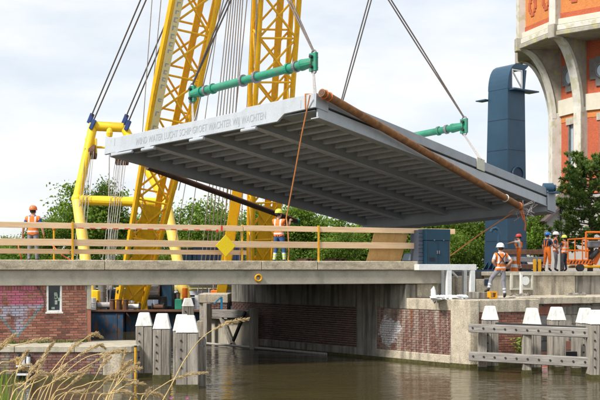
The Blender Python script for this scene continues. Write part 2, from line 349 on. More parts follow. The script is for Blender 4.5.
WD = .16            # offset of the bridge house wall behind the kerb face
def graffiti(n, l, s, z, nzl, nzf):
    sc = s_px(17, WD); zm = z_at(17, 305, WD); zt = z_at(17, 279, WD); zb = z_at(17, 338, WD); Rr = zt - zm + .03
    ds = mth(n, l, 'SUBTRACT', s, sc); dz = mth(n, l, 'SUBTRACT', z, zm)
    d = mth(n, l, 'SQRT', mth(n, l, 'ADD', mth(n, l, 'MULTIPLY', ds, ds), mth(n, l, 'MULTIPLY', dz, dz)))
    up = sstep(n, l, dz, -.02, .02)
    cov = sstep(n, l, nzl, .42, .56)
    pink = mth(n, l, 'MULTIPLY', mth(n, l, 'MULTIPLY', sstep(n, l, d, Rr, Rr - .04), up), mth(n, l, 'MULTIPLY', cov, .72))
    ring = mth(n, l, 'MULTIPLY', mth(n, l, 'MULTIPLY', sstep(n, l, mth(n, l, 'ABSOLUTE', mth(n, l, 'SUBTRACT', d, Rr)), .035, .015), sstep(n, l, dz, -.3, -.2)), .8)
    w = mth(n, l, 'MULTIPLY', mth(n, l, 'SUBTRACT', z, zb), .80 / (zm - zb))
    e = mth(n, l, 'SUBTRACT', w, mth(n, l, 'ABSOLUTE', ds))
    dn = mth(n, l, 'SUBTRACT', 1.0, up)
    cov2 = sstep(n, l, nzl, .42, .6)
    blue = mth(n, l, 'MULTIPLY', mth(n, l, 'MULTIPLY', sstep(n, l, e, 0, .05), dn), mth(n, l, 'MULTIPLY', cov2, .75))
    teal = mth(n, l, 'MULTIPLY', mth(n, l, 'MULTIPLY', sstep(n, l, mth(n, l, 'ABSOLUTE', mth(n, l, 'SUBTRACT', e, .03)), .06, .02), dn), .7)
    # small dark scrawl by the window
    s2 = s_px(72, WD); z2 = z_at(72, 325, WD)
    a = mth(n, l, 'SUBTRACT', s, s2); wv = mth(n, l, 'MULTIPLY', mth(n, l, 'SINE', mth(n, l, 'MULTIPLY', a, 17.0)), .13)
    q = mth(n, l, 'ABSOLUTE', mth(n, l, 'SUBTRACT', mth(n, l, 'SUBTRACT', z, z2), mth(n, l, 'ADD', wv, mth(n, l, 'MULTIPLY', a, .35))))
    scr = mth(n, l, 'MULTIPLY', mth(n, l, 'MULTIPLY', sstep(n, l, q, .035, .015), sstep(n, l, mth(n, l, 'ABSOLUTE', a), .42, .38)), .55)
    return [(pink, (.55, .13, .26)), (ring, (.10, .05, .07)), (blue, (.42, .47, .62)), (teal, (.10, .30, .34)), (scr, (.08, .05, .05))]
REDS = [(.15, .07, .055), (.33, .125, .085), (.40, .165, .115), (.25, .10, .075), (.36, .175, .125), (.44, .22, .155)]
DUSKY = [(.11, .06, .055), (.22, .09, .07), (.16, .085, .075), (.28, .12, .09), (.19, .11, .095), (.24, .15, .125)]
M['brick'] = brickmat('red_brick', REDS, paint=(tuple(U), U.dot(A), graffiti))
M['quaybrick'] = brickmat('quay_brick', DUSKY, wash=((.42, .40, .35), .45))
M['sidebrick'] = brickmat('pier_brick', REDS, wash=((.13, .10, .085), .5))
def silver(n, l, s, z, nzl, nzf):
    sc = t_px(389); zc = H + (HOR - 330) / FPX * ab(sc, 0, 0).y
    ds = mth(n, l, 'DIVIDE', mth(n, l, 'SUBTRACT', s, sc), .62); dz = mth(n, l, 'DIVIDE', mth(n, l, 'SUBTRACT', z, zc), .52)
    d = mth(n, l, 'SQRT', mth(n, l, 'ADD', mth(n, l, 'MULTIPLY', ds, ds), mth(n, l, 'MULTIPLY', dz, dz)))
    d = mth(n, l, 'ADD', d, mth(n, l, 'MULTIPLY', mth(n, l, 'SUBTRACT', nzl, .5), 2.4))
    sil = mth(n, l, 'MULTIPLY', mth(n, l, 'MULTIPLY', sstep(n, l, d, .95, .85), sstep(n, l, nzf, .36, .46)), .85)
    rs = mth(n, l, 'MULTIPLY', mth(n, l, 'MULTIPLY', sstep(n, l, mth(n, l, 'ABSOLUTE', mth(n, l, 'SUBTRACT', s, t_px(411))), .07, .03), sstep(n, l, z, 1.0, 1.5)), .7)
    return [(sil, (.68, .68, .70)), (rs, (.30, .10, .03))]
M['abutbrick'] = brickmat('abutment_brick', [(.13, .07, .06), (.215, .105, .08), (.17, .09, .075), (.26, .145, .115)], attr='rnd', wash=((.46, .40, .34), .75), paint=(tuple(VD), VD.dot(C0), silver))

M['darkbrick'] = brickmat('shaded_brick', [(.075, .045, .04), (.13, .065, .052), (.10, .058, .05), (.16, .085, .07)], attr='rnd', wash=((.05, .045, .04), .6))  # abutment brick under the deck, its shade put into darker tones and streaks
def brick_field(parent, org, du, dn, s0, s1, z0, z1, mat, holes=(), individual=True, ps=.25, pz=.08, proud=.035, limit=300, soldier=False, jit=.006):
    """bricks on the plane org + du*s + z, faces standing proud along dn; joints recessed"""
    du, dn = Vector(du), Vector(dn); ang = math.atan2(du.y, du.x)
    base = MB().box(-.5, .5, -proud, proud, -.5 * (pz - .02), .5 * (pz - .02)).mesh('brick', mat, bevel=.003) if individual else None
    stuff = MB(); cnt = 0; rows = int(round((z1 - z0) / pz)); pz = (z1 - z0) / rows
    jobs = []
    for r in range(rows):
        z = z0 + (r + .5) * pz
        if soldier and r >= rows - 2: continue
        o = 0 if r % 2 else -ps / 2
        k = 0
        while True:
            a = max(s0, s0 + o + k * ps); b_ = min(s1, s0 + o + (k + 1) * ps); k += 1
            if a >= s1 - .02: break
            if b_ - a < .04: continue
            segs = [(a, b_)]
            for h0, h1, hz0, hz1 in holes:
                if hz0 - pz * .4 < z < hz1 + pz * .4:
                    ns = []
                    for q0, q1 in segs:
                        if q1 <= h0 or q0 >= h1: ns.append((q0, q1)); continue
                        if q0 < h0 - .04: ns.append((q0, h0))
                        if q1 > h1 + .04: ns.append((h1, q1))
                    segs = ns
            for q0, q1 in segs: jobs.append(((q0 + q1) / 2, z, q1 - q0 - .019, 1.0, 0))
    if soldier:
        zc = z1 - pz; w = .085; n_ = int((s1 - s0) / w)
        for i in range(n_):
            sc = s0 + (i + .5) * w
            if any(h0 < sc < h1 and hz1 > z1 - 2 * pz for h0, h1, hz0, hz1 in holes): continue
            jobs.append((sc, zc, w - .012, (2 * pz - .014) / (pz - .02), 0))
    for sc, z, ln, zs, _ in jobs:
        p = Vector(org) + du * sc + Vector((0, 0, z)) + dn * random.uniform(-jit, jit)
        if individual and cnt < limit:
            o = piece('brick', base, parent, p, ang); o.scale = (ln, 1, zs)
        else:
            stuff.obox(p, du * ln / 2, dn * proud, Vector((0, 0, zs * (pz - .02) / 2)))
        cnt += 1
    if stuff.v:
        o = obj('brickwork', stuff, mat, parent, kind='stuff'); me = o.data
        at_ = me.attributes.new('rnd', 'FLOAT', 'FACE'); vals = np.repeat(rng.random(len(stuff.f) // 6 + 1), 6)[:len(me.polygons)]
        # faces of one box share a tone
        at_.data.foreach_set('value', vals.astype(np.float32))
    return cnt

# ------------------------------------------------------------------ ground, water, banks
def structure(name, mb, mats, bevel=0):
    return tag(obj(name, mb, mats, bevel=bevel), kind='structure')
structure('canal_bed', MB().box(-400, 400, 2, 110, -3.2, -2.6), M['bed'])
# far land to the horizon, with slopes into the water
g = MB()
g.add([(-3000, 96, 2.6), (3000, 96, 2.6), (3000, 3500, 2.6), (-3000, 3500, 2.6)], [(0, 1, 2, 3)])
g.add([(-3000, 96, 2.6), (3000, 96, 2.6), (3000, 90, -2.8), (-3000, 90, -2.8)], [(0, 3, 2, 1)])
structure('ground', g, M['grassland'])
# viewer's bank
g = MB(); xs = np.linspace(-60, 60, 41); prof = [(-30, 1.75), (3.0, 1.72), (5.5, 1.62), (8.0, .9), (10.5, -.4), (14, -2.8)]
vs_ = [(x, y, z + .12 * math.sin(x * .7 + y)) for x in xs for y, z in prof]; k = len(prof)
g.add(vs_, [(i * k + j, (i + 1) * k + j, (i + 1) * k + j + 1, i * k + j + 1) for i in range(len(xs) - 1) for j in range(k - 1)])
structure('near_bank', g, M['soil'])

m, n, l, b = newmat('canal_water'); M['water'] = m
b.inputs['Base Color'].default_value = (.080, .066, .026, 1); b.inputs['Roughness'].default_value = .06; b.inputs['IOR'].default_value = 1.33
g_ = n.new('ShaderNodeNewGeometry')
mpw = n.new('ShaderNodeMapping'); mpw.inputs['Scale'].default_value = (.55, 1.25, 1); l(g_.outputs['Position'], mpw.inputs[0])
za = n.new('ShaderNodeTexNoise'); za.inputs['Scale'].default_value = 2.6; za.inputs['Detail'].default_value = 3.5; za.inputs['Distortion'].default_value = .6; l(mpw.outputs[0], za.inputs[0])
zb_ = n.new('ShaderNodeTexNoise'); zb_.inputs['Scale'].default_value = .5; zb_.inputs['Detail'].default_value = 2; l(mpw.outputs[0], zb_.inputs[0])
hgt = mth(n, l, 'ADD', mth(n, l, 'MULTIPLY', za.outputs[0], .55), mth(n, l, 'MULTIPLY', zb_.outputs[0], .8))
bp = n.new('ShaderNodeBump'); bp.inputs['Strength'].default_value = .42; bp.inputs['Distance'].default_value = .085; l(hgt, bp.inputs['Height']); l(bp.outputs[0], b.inputs['Normal'])
zc_ = n.new('ShaderNodeTexNoise'); zc_.inputs['Scale'].default_value = .35; zc_.inputs['Detail'].default_value = 4; l(g_.outputs['Position'], zc_.inputs[0])
rw = n.new('ShaderNodeValToRGB'); rw.color_ramp.elements[0].color = (.038, .032, .014, 1); rw.color_ramp.elements[1].color = (.075, .059, .023, 1); l(zc_.outputs[0], rw.inputs[0]); l(rw.outputs[0], b.inputs['Base Color'])
structure('water', MB().add([(-300, 8.5, 0), (300, 8.5, 0), (300, 92, 0), (-300, 92, 0)], [(0, 1, 2, 3)]), m)

# ------------------------------------------------------------------ left bank: bridge house wall and quay wall
QZ = .97                                   # top of the left quay
s_end = s_px(87, WD)                       # right end of the red brick wall
wl = thing('bridge_house_wall', 'red brick wall with pink and blue graffiti and small window under the bridge', 'wall', dk(s_px(40, WD), WD, QZ))
sL = s_px(-6, WD)
wz1 = 2.74
wins = (s_px(46.5, WD), s_px(62, WD), z_at(54, 312, WD), z_at(54, 282.5, WD))
b_ = MB(); dbox(b_, sL - 5, wins[0], WD + .03, WD + .45, -.5, wz1 - .01); dbox(b_, wins[1], s_end, WD + .03, WD + .45, -.5, wz1 - .01)
dbox(b_, wins[0], wins[1], WD + .03, WD + .45, -.5, wins[2]); obj('masonry_core', b_, M['mortar'], wl)
brick_field(wl, A + N * (WD + .03), U, -N, sL, s_end, QZ + .03, wz1, M['brick'], holes=[wins], soldier=True, limit=330)
# concrete jamb at the wall's end
b_ = MB(); dbox(b_, s_end + .002, s_end + .13, WD - .02, WD + .5, 1.98, wz1 - .005); obj('jamb', b_, M['concrete'], wl, bevel=.01)
b_ = MB(); dbox(b_, s_end + .002, s_end + .12, WD + .0, WD + .5, -.5, 1.975); obj('brick_return', b_, M['sidebrick'], wl)
# window
fr = MB(); w0, w1, h0, h1 = wins
dbox(fr, w0, w0 + .06, WD - .0, WD + .10, h0, h1); dbox(fr, w1 - .06, w1, WD, WD + .10, h0, h1); dbox(fr, w0 + .06, w1 - .06, WD, WD + .10, h1 - .06, h1); dbox(fr, w0 + .06, w1 - .06, WD, WD + .10, h0, h0 + .05)
wf = obj('window', fr, M['white'], wl, bevel=.004)
p_ = MB(); dbox(p_, w0 + .06, w1 - .06, WD + .05, WD + .065, h0 + .05, h1 - .06); obj('pane', p_, M['glass'], wf)
p_ = MB(); dbox(p_, w0 - .03, w1 + .03, WD - .06, WD + .11, h0 - .05, h0 - .002); obj('sill', p_, M['white'], wf, bevel=.006)
p_ = MB()      # things on the inside of the pane: pale mesh curtain and a paper
for i in range(7):
    s_ = w0 + .10 + .28 * random.random(); z_ = h0 + .08 + .6 * random.random(); dbox(p_, s_, s_ + .06 + .05 * random.random(), WD + .03, WD + .048, z_, z_ + .05 + .1 * random.random())
obj('sticker', p_, pm('sticker', (.45, .5, .45), (.2, .3, .25), 9), wf)

ql = thing('quay_wall', 'low brick quay wall with concrete capping at the left waterside', 'quay wall', (-7.5, 31, 0))
# front face runs level across the picture; end at the pile row
QY = 30.75; qx0 = -14.0; qx1 = (135 - 300) / FPX * QY; zcap = QZ - .19
poly = [(qx0, QY + 2.6)] + [(qx0, QY + .05), (qx1 - .35, QY + .05), (qx1 - .12, QY + .15), (qx1, QY + .4), (qx1, QY + 2.6)]
MBc = MB().prism(poly, (0, 0, -2.6), (1, 0, 0), (0, 1, 0), (0, 0, 1), 2.6 + zcap); obj('masonry_core', MBc, M['mortar'], ql)
poly2 = [(qx0, QY + 2.6)] + [(qx0, QY - .03), (qx1 - .35, QY - .03), (qx1 - .05, QY + .08), (qx1 + .06, QY + .4), (qx1 + .06, QY + 2.6)]
# capping in cast lengths
edges = [qx0, -10.2, -8.35, -6.6, qx1 + .06]
for i in range(len(edges) - 1):
    b_ = MB()
    if i < len(edges) - 2: b_.box(edges[i] + .006, edges[i + 1] - .006, QY - .03, QY + 2.6, zcap + .002, QZ)
    else: b_.prism([(edges[i] + .006, QY + 2.6), (edges[i] + .006, QY - .03), (qx1 - .4, QY - .03), (qx1 - .1, QY + .06), (qx1 + .06, QY + .42), (qx1 + .06, QY + 2.6)], (0, 0, zcap + .002), (1, 0, 0), (0, 1, 0), (0, 0, 1), QZ - zcap - .002)
    obj('capping_stone', b_, M['capstone'], ql, bevel=.018)
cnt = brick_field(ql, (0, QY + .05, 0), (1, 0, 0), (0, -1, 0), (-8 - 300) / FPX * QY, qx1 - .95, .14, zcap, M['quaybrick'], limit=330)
b_ = MB().box(qx1 - .94, qx1 - .36, QY + .0, QY + .3, .10, zcap - .002); obj('concrete_patch', b_, M['oldcon'], ql, bevel=.02)
b_ = MB().box(qx0, qx1 - .3, QY - .03, QY + .3, -1, .12); obj('footing', b_, M['wetwood'], ql)
# tufts of weed on the quay top by the wall foot
def tuft(mb, p, n_, h, spread, w=.012):
    for i in range(n_):
        a = random.random() * 6.28; r = random.random() * spread; q = Vector(p) + Vector((math.cos(a) * r, math.sin(a) * r, 0))
        d = Vector((math.cos(a), math.sin(a), 0)) * h * random.uniform(.2, .8); hh = h * random.uniform(.5, 1)
        sdv = Vector((-math.sin(a), math.cos(a), 0)) * w
        mid = q + d * .4 + Vector((0, 0, hh * .7)); tip = q + d + Vector((0, 0, hh))
        mb.add([q - sdv, q + sdv, mid + sdv * .8, mid - sdv * .8, tip], [(0, 1, 2, 3), (3, 2, 4)])
M['weed'] = pm('weed_green', (.13, .20, .03), (.07, .12, .02), 6, .7, 0, rnd=0)
b_ = MB()
for i in range(34):
    px = random.uniform(5, 88); tuft(b_, dk(s_px(px, WD - .12), WD - .06 - random.random() * .1, QZ), 9, random.uniform(.05, .16), .12)
tag(obj('weeds', b_, M['weed']), 'green weeds sprouting along the foot of the red brick wall', 'weeds', kind='stuff')
# land behind the house wall (left approach)
q0 = dk(s_end - .02, WD + .5, 0); q1 = at(60, 270, 88)
g = MB().prism([(q0.x, q0.y), (q1.x, q1.y), (-150, 88), (-150, -20), (dk(-60, WD + .5, 0).x, dk(-60, WD + .5, 0).y)], (0, 0, -2.7), (1, 0, 0), (0, 1, 0), (0, 0, 1), 2.7 + 2.7); structure('left_embankment', g, M['soil'])

# bracket with capped tubes on the quay wall
bk = thing('wall_bracket', 'small dark bracket with three black capped tubes on the left quay wall', 'bracket', at(24, 372, QY - .1))
b_ = MB(); p0 = at(16.5, 366, QY - .12); p1 = at(31, 366, QY - .12)
b_.bar(p0, p1, .14, .05); b_.bar(at(16.5, 374.5, QY - .12), at(31, 374.5, QY - .12), .14, .05); obj('rail', b_, M['whitemetal'], bk)
b_ = MB(); b_.bar(at(19, 378, QY - .05), at(19, 354, QY - .05), .12, .05, up=(0, 1, 0)); b_.bar(at(28, 378, QY - .05), at(28, 354, QY - .05), .12, .05, up=(0, 1, 0)); obj('upright', b_, M['dark'], bk)
for i, (px, c) in enumerate(((18, 'gold'), (22.8, 'whitemetal'), (28.2, 'whitemetal'))):
    b_ = MB().tube(at(px, 364.5, QY - .12), at(px + .3, 356.5, QY - .12), .065, .055, 10); t_ = obj('tube', b_, M[c], bk)
    b_ = MB().tube(at(px + .3, 356.5, QY - .12), at(px + .5, 354.2, QY - .12), .06, .03, 10); obj('cap', b_, M['dark'], t_)

# ------------------------------------------------------------------ fixed concrete bridge
DZ = 3.38
fb = thing('fixed_bridge', 'flat concrete bridge deck with kerb and deep edge girder over the canal', 'bridge', dk(7, 4, 2.7))
s_r = s_px(441, .12)
b_ = MB(); dbox(b_, -8, s_r, .10, .55, 2.72, 3.20); obj('edge_girder', b_, M['girder'], fb, bevel=.015)
b_ = MB(); dbox(b_, -8, s_r - .1, .56, 8.6, 2.95, DZ); obj('deck_slab', b_, M['asphalt'], fb)
for d in (2.2, 4.2, 6.2, 8.05):
    b_ = MB(); dbox(b_, s_end - .3, s_r - .05, d, d + .45, 2.74, 2.948); obj('girder', b_, M['darkcon'], fb)
kb = [-8, s_px(-3), s_px(105), s_px(262), s_px(318), s_px(421)]
for i in range(len(kb) - 1):
    b_ = MB(); dz = random.uniform(-.008, .012); dbox(b_, kb[i] + .008, kb[i + 1] - .008, 0, .54, 3.203, 3.50 + dz); obj('kerb_stone', b_, M['kerb'], fb, bevel=.018)

rail = thing('timber_railing', 'temporary railing of pale timber planks on yellow posts along the bridge', 'railing', dk(7, .4, 3.5))
# planks: (px0, px1, z0, z1, offset)
RZ = [(-12, 72.3, 4.485, 4.665, .30), (72.8, 243, 4.48, 4.66, .30), (243.4, 455, 4.485, 4.665, .30), (-12, 72.0, 3.945, 4.155, .30), (72.6, 318, 3.94, 4.15, .30), (318.4, 418, 3.94, 4.15, .30), (-12, 70, 3.70, 3.85, .44), (70.6, 246.5, 3.70, 3.85, .44)]
for i, (a, c, z0, z1, d) in enumerate(RZ):
    b_ = MB(); s0, s1 = s_px(a, d), s_px(c, d); e = random.uniform(-.01, .01)
    b_.obox(dk((s0 + s1) / 2, d, (z0 + z1) / 2), U * (s1 - s0 - .01) / 2 + Vector((0, 0, e)), N * .022, Vector((0, 0, (z1 - z0) / 2)))
    obj('plank', b_, M['timber'], rail, bevel=.006)
for px in (72.5, 242, 318.5, -60):
    s = s_px(px, .36); b_ = MB(); dbox(b_, s - .028, s + .028, .33, .385, 3.49, 4.70); dbox(b_, s - .12, s + .12, .30 + .03, .48, 3.49, 3.505)
    for z in (3.93, 4.47): dbox(b_, s - .04, s + .04, .325, .36, z - .02, z + .0)
    po = obj('post', b_, M['post'], rail)
for px in (72.5, 318.5):
    s = s_px(px, .27); b_ = MB(); dbox(b_, s - .03, s + .03, .24, .272, 3.50, 4.69); obj('post', b_, M['post'], rail, bevel=.004)
# red and white warning tape along the top plank
tp = thing('barrier_tape', 'strip of red and white barrier tape stapled along the top plank', 'tape', dk(s_px(150), .27, 4.5))
redt = pm('tape_red', (.70, .05, .03), None, 5, .5, 0); whit = pm('tape_white', (.75, .68, .62), None, 5, .5, 0)
for i in range(12):
    pa = 78 + i * 11.6; b_ = MB(); s0, s1 = s_px(pa, .27), s_px(pa + 5.8, .27); dbox(b_, s0, s1, .270, .274, 4.49, 4.515); obj('red_stripe', b_, redt, tp)
    b_ = MB(); s2 = s_px(pa + 11.6, .27); dbox(b_, s1, s2, .270, .274, 4.49, 4.515); obj('white_stripe', b_, whit, tp)
b_ = MB(); b_.obox(dk(s_px(224), .24, 4.56), U * .03, N * .004, Vector((0, 0, .09))); obj('tape_end', b_, redt, tp)
b_ = MB(); b_.obox(dk(s_px(219.5), .24, 4.47), U * .035, N * .004, Vector((0, 0, .05))); obj('tape_end', b_, redt, tp)

# yellow diamond board
sg = thing('diamond_sign', 'plain yellow diamond board fixed on a yellow post before the railing', 'sign', dk(s_px(225.5, .15), .15, 3.5))
s = s_px(225.5, .18); zc = z_at(225.5, 245.7, .18); hw = 10.6 / FPX * 34.2
b_ = MB(); b_.prism([(-hw * .98, 0), (0, -hw * 1.04), (hw * .98, 0), (0, hw * 1.04)], dk(s, .17, zc), U, (0, 0, 1), N, .012); obj('board', b_, M['sign'], sg, bevel=.004)
b_ = MB(); dbox(b_, s - .025, s + .025, .184, .235, 3.49, zc + .1); obj('post', b_, M['post'], sg)

# yellow ring on the girder
b_ = MB(); s = s_px(258.5, .05); b_.torus(dk(s, .055, z_at(258.5, 278, .05)), N, .105, .034, 20, 8)
rg = thing('mooring_ring', 'small yellow ring mounted on the face of the concrete girder', 'ring', dk(s, .05, z_at(258.5, 278)))
obj('ring', b_, M['post'], rg, smooth=True)
b_ = MB(); dbox(b_, s - .03, s + .03, .07, .102, z_at(258.5, 276) - .02, z_at(258.5, 276) + .06); obj('bracket', b_, M['dark'], rg)

# plywood board leaning behind the railing
pw = MB(); d = .62
pts = [(s_px(365.5, d), 3.40), (s_px(400, d), 3.40), (s_px(402.5, d + .2), 4.47), (s_px(369, d + .2), 4.47)]
q = [dk(pts[0][0], d, pts[0][1]), dk(pts[1][0], d, pts[1][1]), dk(pts[2][0], d - .23, pts[2][1]), dk(pts[3][0], d - .23, pts[3][1])]
pw.add(q + [v + N * .02 for v in q], [(0, 1, 2, 3), (7, 6, 5, 4), (0, 4, 5, 1), (1, 5, 6, 2), (2, 6, 7, 3), (3, 7, 4, 0)])
tag(obj('plywood_board', pw, M['ply'], origin=dk(s_px(383, d), d, 3.4)), 'orange brown plywood board leaning inside the railing beside the blue cabinet', 'board')
#@@RIGHT
# ------------------------------------------------------------------ right bank: abutment, pier front, platform, upper wall
PZ = 2.22; LZ = 3.12
C2 = C0 + U * 2.62
dC = (C0 - A).dot(N); sC = (C0 - A).dot(U)           # pier corner in bridge coordinates
DWALL = 1.05
abt = thing('bridge_abutment', 'long concrete and brick abutment under the bridge with silver graffiti', 'abutment', ab(4, 0, 0))
tdeck = (.12 - dC) / VD.dot(N)
tc0, tc1 = t_px(377), t_px(357); tp = .80
core = MB()
def xy(v): return (v.x, v.y)
inner = -.10
p = [ab(0.3, inner, 0), ab(VLEN - .05, inner, 0), ab(VLEN - .05, -9, 0), C2 + N * 9 + U * 0, C2 + N * .1 - U * .1, C0 + N * .1 + U * .25]
core.prism([xy(v) for v in p], (0, 0, -2.6), (1, 0, 0), (0, 1, 0), (0, 0, 1), 2.6 + PZ - .03); obj('core', core, M['darkcon'], abt)
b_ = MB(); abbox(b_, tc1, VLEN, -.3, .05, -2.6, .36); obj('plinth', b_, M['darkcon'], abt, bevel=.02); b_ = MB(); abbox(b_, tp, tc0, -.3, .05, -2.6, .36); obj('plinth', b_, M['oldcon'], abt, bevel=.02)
b_ = MB(); abbox(b_, tp, VLEN, .051, .06, -.5, .10); obj('algae_line', b_, M['wetwood'], abt)
b_ = MB(); abbox(b_, tp, tdeck, -.5, .03, 1.84, PZ - .004); obj('band', b_, M['oldcon'], abt, bevel=.015)
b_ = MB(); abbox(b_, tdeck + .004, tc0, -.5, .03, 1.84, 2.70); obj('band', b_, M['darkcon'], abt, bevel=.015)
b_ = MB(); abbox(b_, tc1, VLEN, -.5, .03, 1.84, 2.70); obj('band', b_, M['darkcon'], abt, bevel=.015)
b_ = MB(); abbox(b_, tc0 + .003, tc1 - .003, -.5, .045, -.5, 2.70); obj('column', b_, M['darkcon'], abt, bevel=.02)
b_ = MB(); abbox(b_, tp, tc0, -.2, -.02, .3, 1.9); abbox(b_, tc1, VLEN, -.2, -.02, .3, 1.9); obj('mortar_backing', b_, M['mortar'], abt)
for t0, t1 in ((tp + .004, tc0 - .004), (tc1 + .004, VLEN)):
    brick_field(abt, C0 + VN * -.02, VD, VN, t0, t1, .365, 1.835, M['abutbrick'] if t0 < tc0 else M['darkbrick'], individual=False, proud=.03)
# rounded concrete corner
p = [ab(tp - .004, .08, 0), ab(.12, .08, 0), C0 + VN * .04 - N * .05 + VD * 0, C0 - N * .08 + U * .10, C0 - N * .08 + U * .30, C0 + N * .5 + U * .30, ab(tp - .004, -.5, 0)]
b_ = MB().prism([xy(v) for v in p], (0, 0, -2.6), (1, 0, 0), (0, 1, 0), (0, 0, 1), 2.6 + PZ - .002); obj('corner_pier', b_, M['oldcon'], abt, bevel=.02)
b_ = MB().prism([xy(v + (v - C0 - U * .2 - N * .3).normalized() * .01) for v in p], (0, 0, -.5), (1, 0, 0), (0, 1, 0), (0, 0, 1), .62); obj('algae_line', b_, M['wetwood'], abt)
# pier front facing the viewer
pf = thing('pier_front', 'red brick pier face with concrete band behind the right timber fender', 'wall', C0 + U * 1.4)
def pb(mb, s0, s1, d0, d1, z0, z1): return dbox(mb, sC + s0, sC + s1, dC + d0, dC + d1, z0, z1)
b_ = MB(); pb(b_, .305, 2.62, -.06, .5, 1.80, PZ); obj('band', b_, M['oldcon'], pf, bevel=.018)
b_ = MB(); pb(b_, .305, 2.60, .03, .5, -2.6, 1.797); obj('mortar_backing', b_, M['mortar'], pf)
brick_field(pf, C0 + N * .03, U, -N, .31, 2.61, .16, 1.795, M['sidebrick'], limit=330)
b_ = MB(); pb(b_, .305, 2.62, -.05, .3, -1, .15); obj('footing', b_, M['wetwood'], pf)
# set-back wall of stone blocks further right
sb = thing('stone_quay_wall', 'set back wall of grey stone blocks behind the right hand piles', 'quay wall', C2 + N * 1.3 + U * 2)
b_ = MB(); dbox(b_, sC + 2.3, sC + 22, dC + 1.36, dC + 3.0, -2.6, 2.0); obj('core', b_, M['mortar'], sb)
b_ = MB(); dbox(b_, sC + 2.625, sC + 12, dC + 1.18, dC + 3.75, 2.003, PZ + .03); obj('coping', b_, M['oldcon'], sb, bevel=.02)
zz = -.3
for r, hgt_ in enumerate((.34, .30, .36, .27, .30, .34, .30, .09)):
    s = 2.64 + (r % 2) * -.3
    while s < 7.5:
        wd = random.uniform(.45, .85); a, c = max(s, 2.64), s + wd
        if c - a > .1 and not (4.0 < (a + c) / 2 < 4.9 and .2 < zz < 1.3):
            b_ = MB(); dbox(b_, sC + a + .012, sC + c - .012, dC + 1.30 + random.uniform(-.02, .02), dC + 1.5, zz + .012, min(zz + hgt_, 2.0) - .012)
            obj('stone', b_, random.choice([M['darkcon'], M['darkcon'], M['stoneblock'], M['sidebrick']]), sb, bevel=.012)
        s = c
    zz += hgt_
# platform behind the pier
p = [C0 + U * .3 + N * .45, C2 + N * .45, C2 + N * 1.4, C2 + U * 16 + N * 3, C2 + U * 16 + N * 3.6, dk(s_r - 1.0, DWALL - .02, 0), ab(tdeck - .3, -.45, 0)]
structure('quay_platform', MB().prism([xy(v) for v in p], (0, 0, -1.5), (1, 0, 0), (0, 1, 0), (0, 0, 1), 1.5 + PZ - .006), M['quaytop'])
# upper retaining wall
uw = thing('retaining_wall', 'stained concrete retaining wall below the workers on the right bank', 'wall', dk(s_px(540, DWALL), DWALL, PZ))
cuts = [s_r + .02, s_px(455, DWALL), s_px(476, DWALL), s_px(489, DWALL), s_px(511.5, DWALL), s_px(576, DWALL), s_px(640, DWALL), s_px(700, DWALL)]
for i in range(len(cuts) - 1):
    b_ = MB(); off = random.uniform(-.02, .02); dbox(b_, cuts[i] + .012, cuts[i + 1] - .012, DWALL + off, DWALL + .4, PZ - .3, LZ - .14 - (.12 if i == 2 else 0)); obj('panel', b_, M['oldcon'] if i < 3 else M['concrete'] if i == 3 else M['darkcon'] if i == 5 else M['oldcon'], uw, bevel=.015)
b_ = MB(); dbox(b_, cuts[3] - .1, cuts[-1], DWALL - .07, DWALL + .4, LZ - .137, LZ + .02); obj('coping', b_, M['concrete'], uw, bevel=.02)
b_ = MB(); dbox(b_, s_px(484, DWALL), s_px(490.5, DWALL), DWALL - .05, DWALL - .021, 2.62, 2.86); obj('blue_plate', b_, M['navy'], uw)
# land on the right, level with the bridge
g = MB(); q = [dk(s_r + .1, DWALL + .401, 0), dk(160, DWALL + .401, 0), dk(160, 75, 0), at(236, 270, 92), ab(VLEN - .05, -.12, 0), ab(VLEN - .05, -4, 0), dk(s_r + .1, 8.7, 0)]
g.prism([xy(v) for v in q], (0, 0, -2.6), (1, 0, 0), (0, 1, 0), (0, 0, 1), 2.6 + LZ); structure('right_bank', g, M['asphalt'])
# bearing block below the deck end
b_ = MB(); dbox(b_, s_px(417, .3), s_r + .0, .3, .9, PZ, 2.715); tag(obj('bearing_block', b_, M['oldcon'], bevel=.02, origin=dk(s_r - .3, .5, PZ)), 'pale stone bearing block under the right end of the concrete deck', 'block')

# white steel frame carrying the blue cabinet
DT = -.35
wf = thing('steel_stand', 'white painted steel stand on the quay carrying the blue cabinet', 'stand', dk(s_px(448, DT), DT, PZ))
a0, a1 = s_px(419, DT), s_px(476.5, DT)
zt = z_at(448, 264.3, DT); zu = z_at(448, 270.3, DT)
b_ = MB(); dbox(b_, a0, a1, DT, DT + .16, zu, zt); dbox(b_, a0, a1, DT + .95, DT + 1.11, zu, zt); dbox(b_, a0, a0 + .16, DT + .162, DT + .948, zu, zt - .003); dbox(b_, a1 - .16, a1, DT + .162, DT + .948, zu, zt - .003); obj('top_frame', b_, M['whitemetal'], wf, bevel=.008)
for px, d in ((449.5, 0), (473, 0), (443, .96), (465.5, .96)):
    s = s_px(px, DT + d); b_ = MB(); w_ = .09 if d == 0 else .07; dbox(b_, s - w_, s + w_, DT + d, DT + d + .14, PZ - .004, zu - .003); obj('leg', b_, M['whitemetal'], wf, bevel=.006)
b_ = MB(); b_.bar(dk(s_px(453, DT), DT + .08, zu - .05), dk(s_px(470, DT), DT + .9, zu - .25), .06, .06); obj('brace', b_, M['whitemetal'], wf)
cb = thing('control_cabinet', 'dark blue metal cabinet standing on the white steel stand', 'cabinet', dk(s_px(437, DT), DT + .3, zt))
c0_, c1_ = s_px(426.3, DT + .05), s_px(450, DT + .05); zt2 = z_at(438, 229, DT)
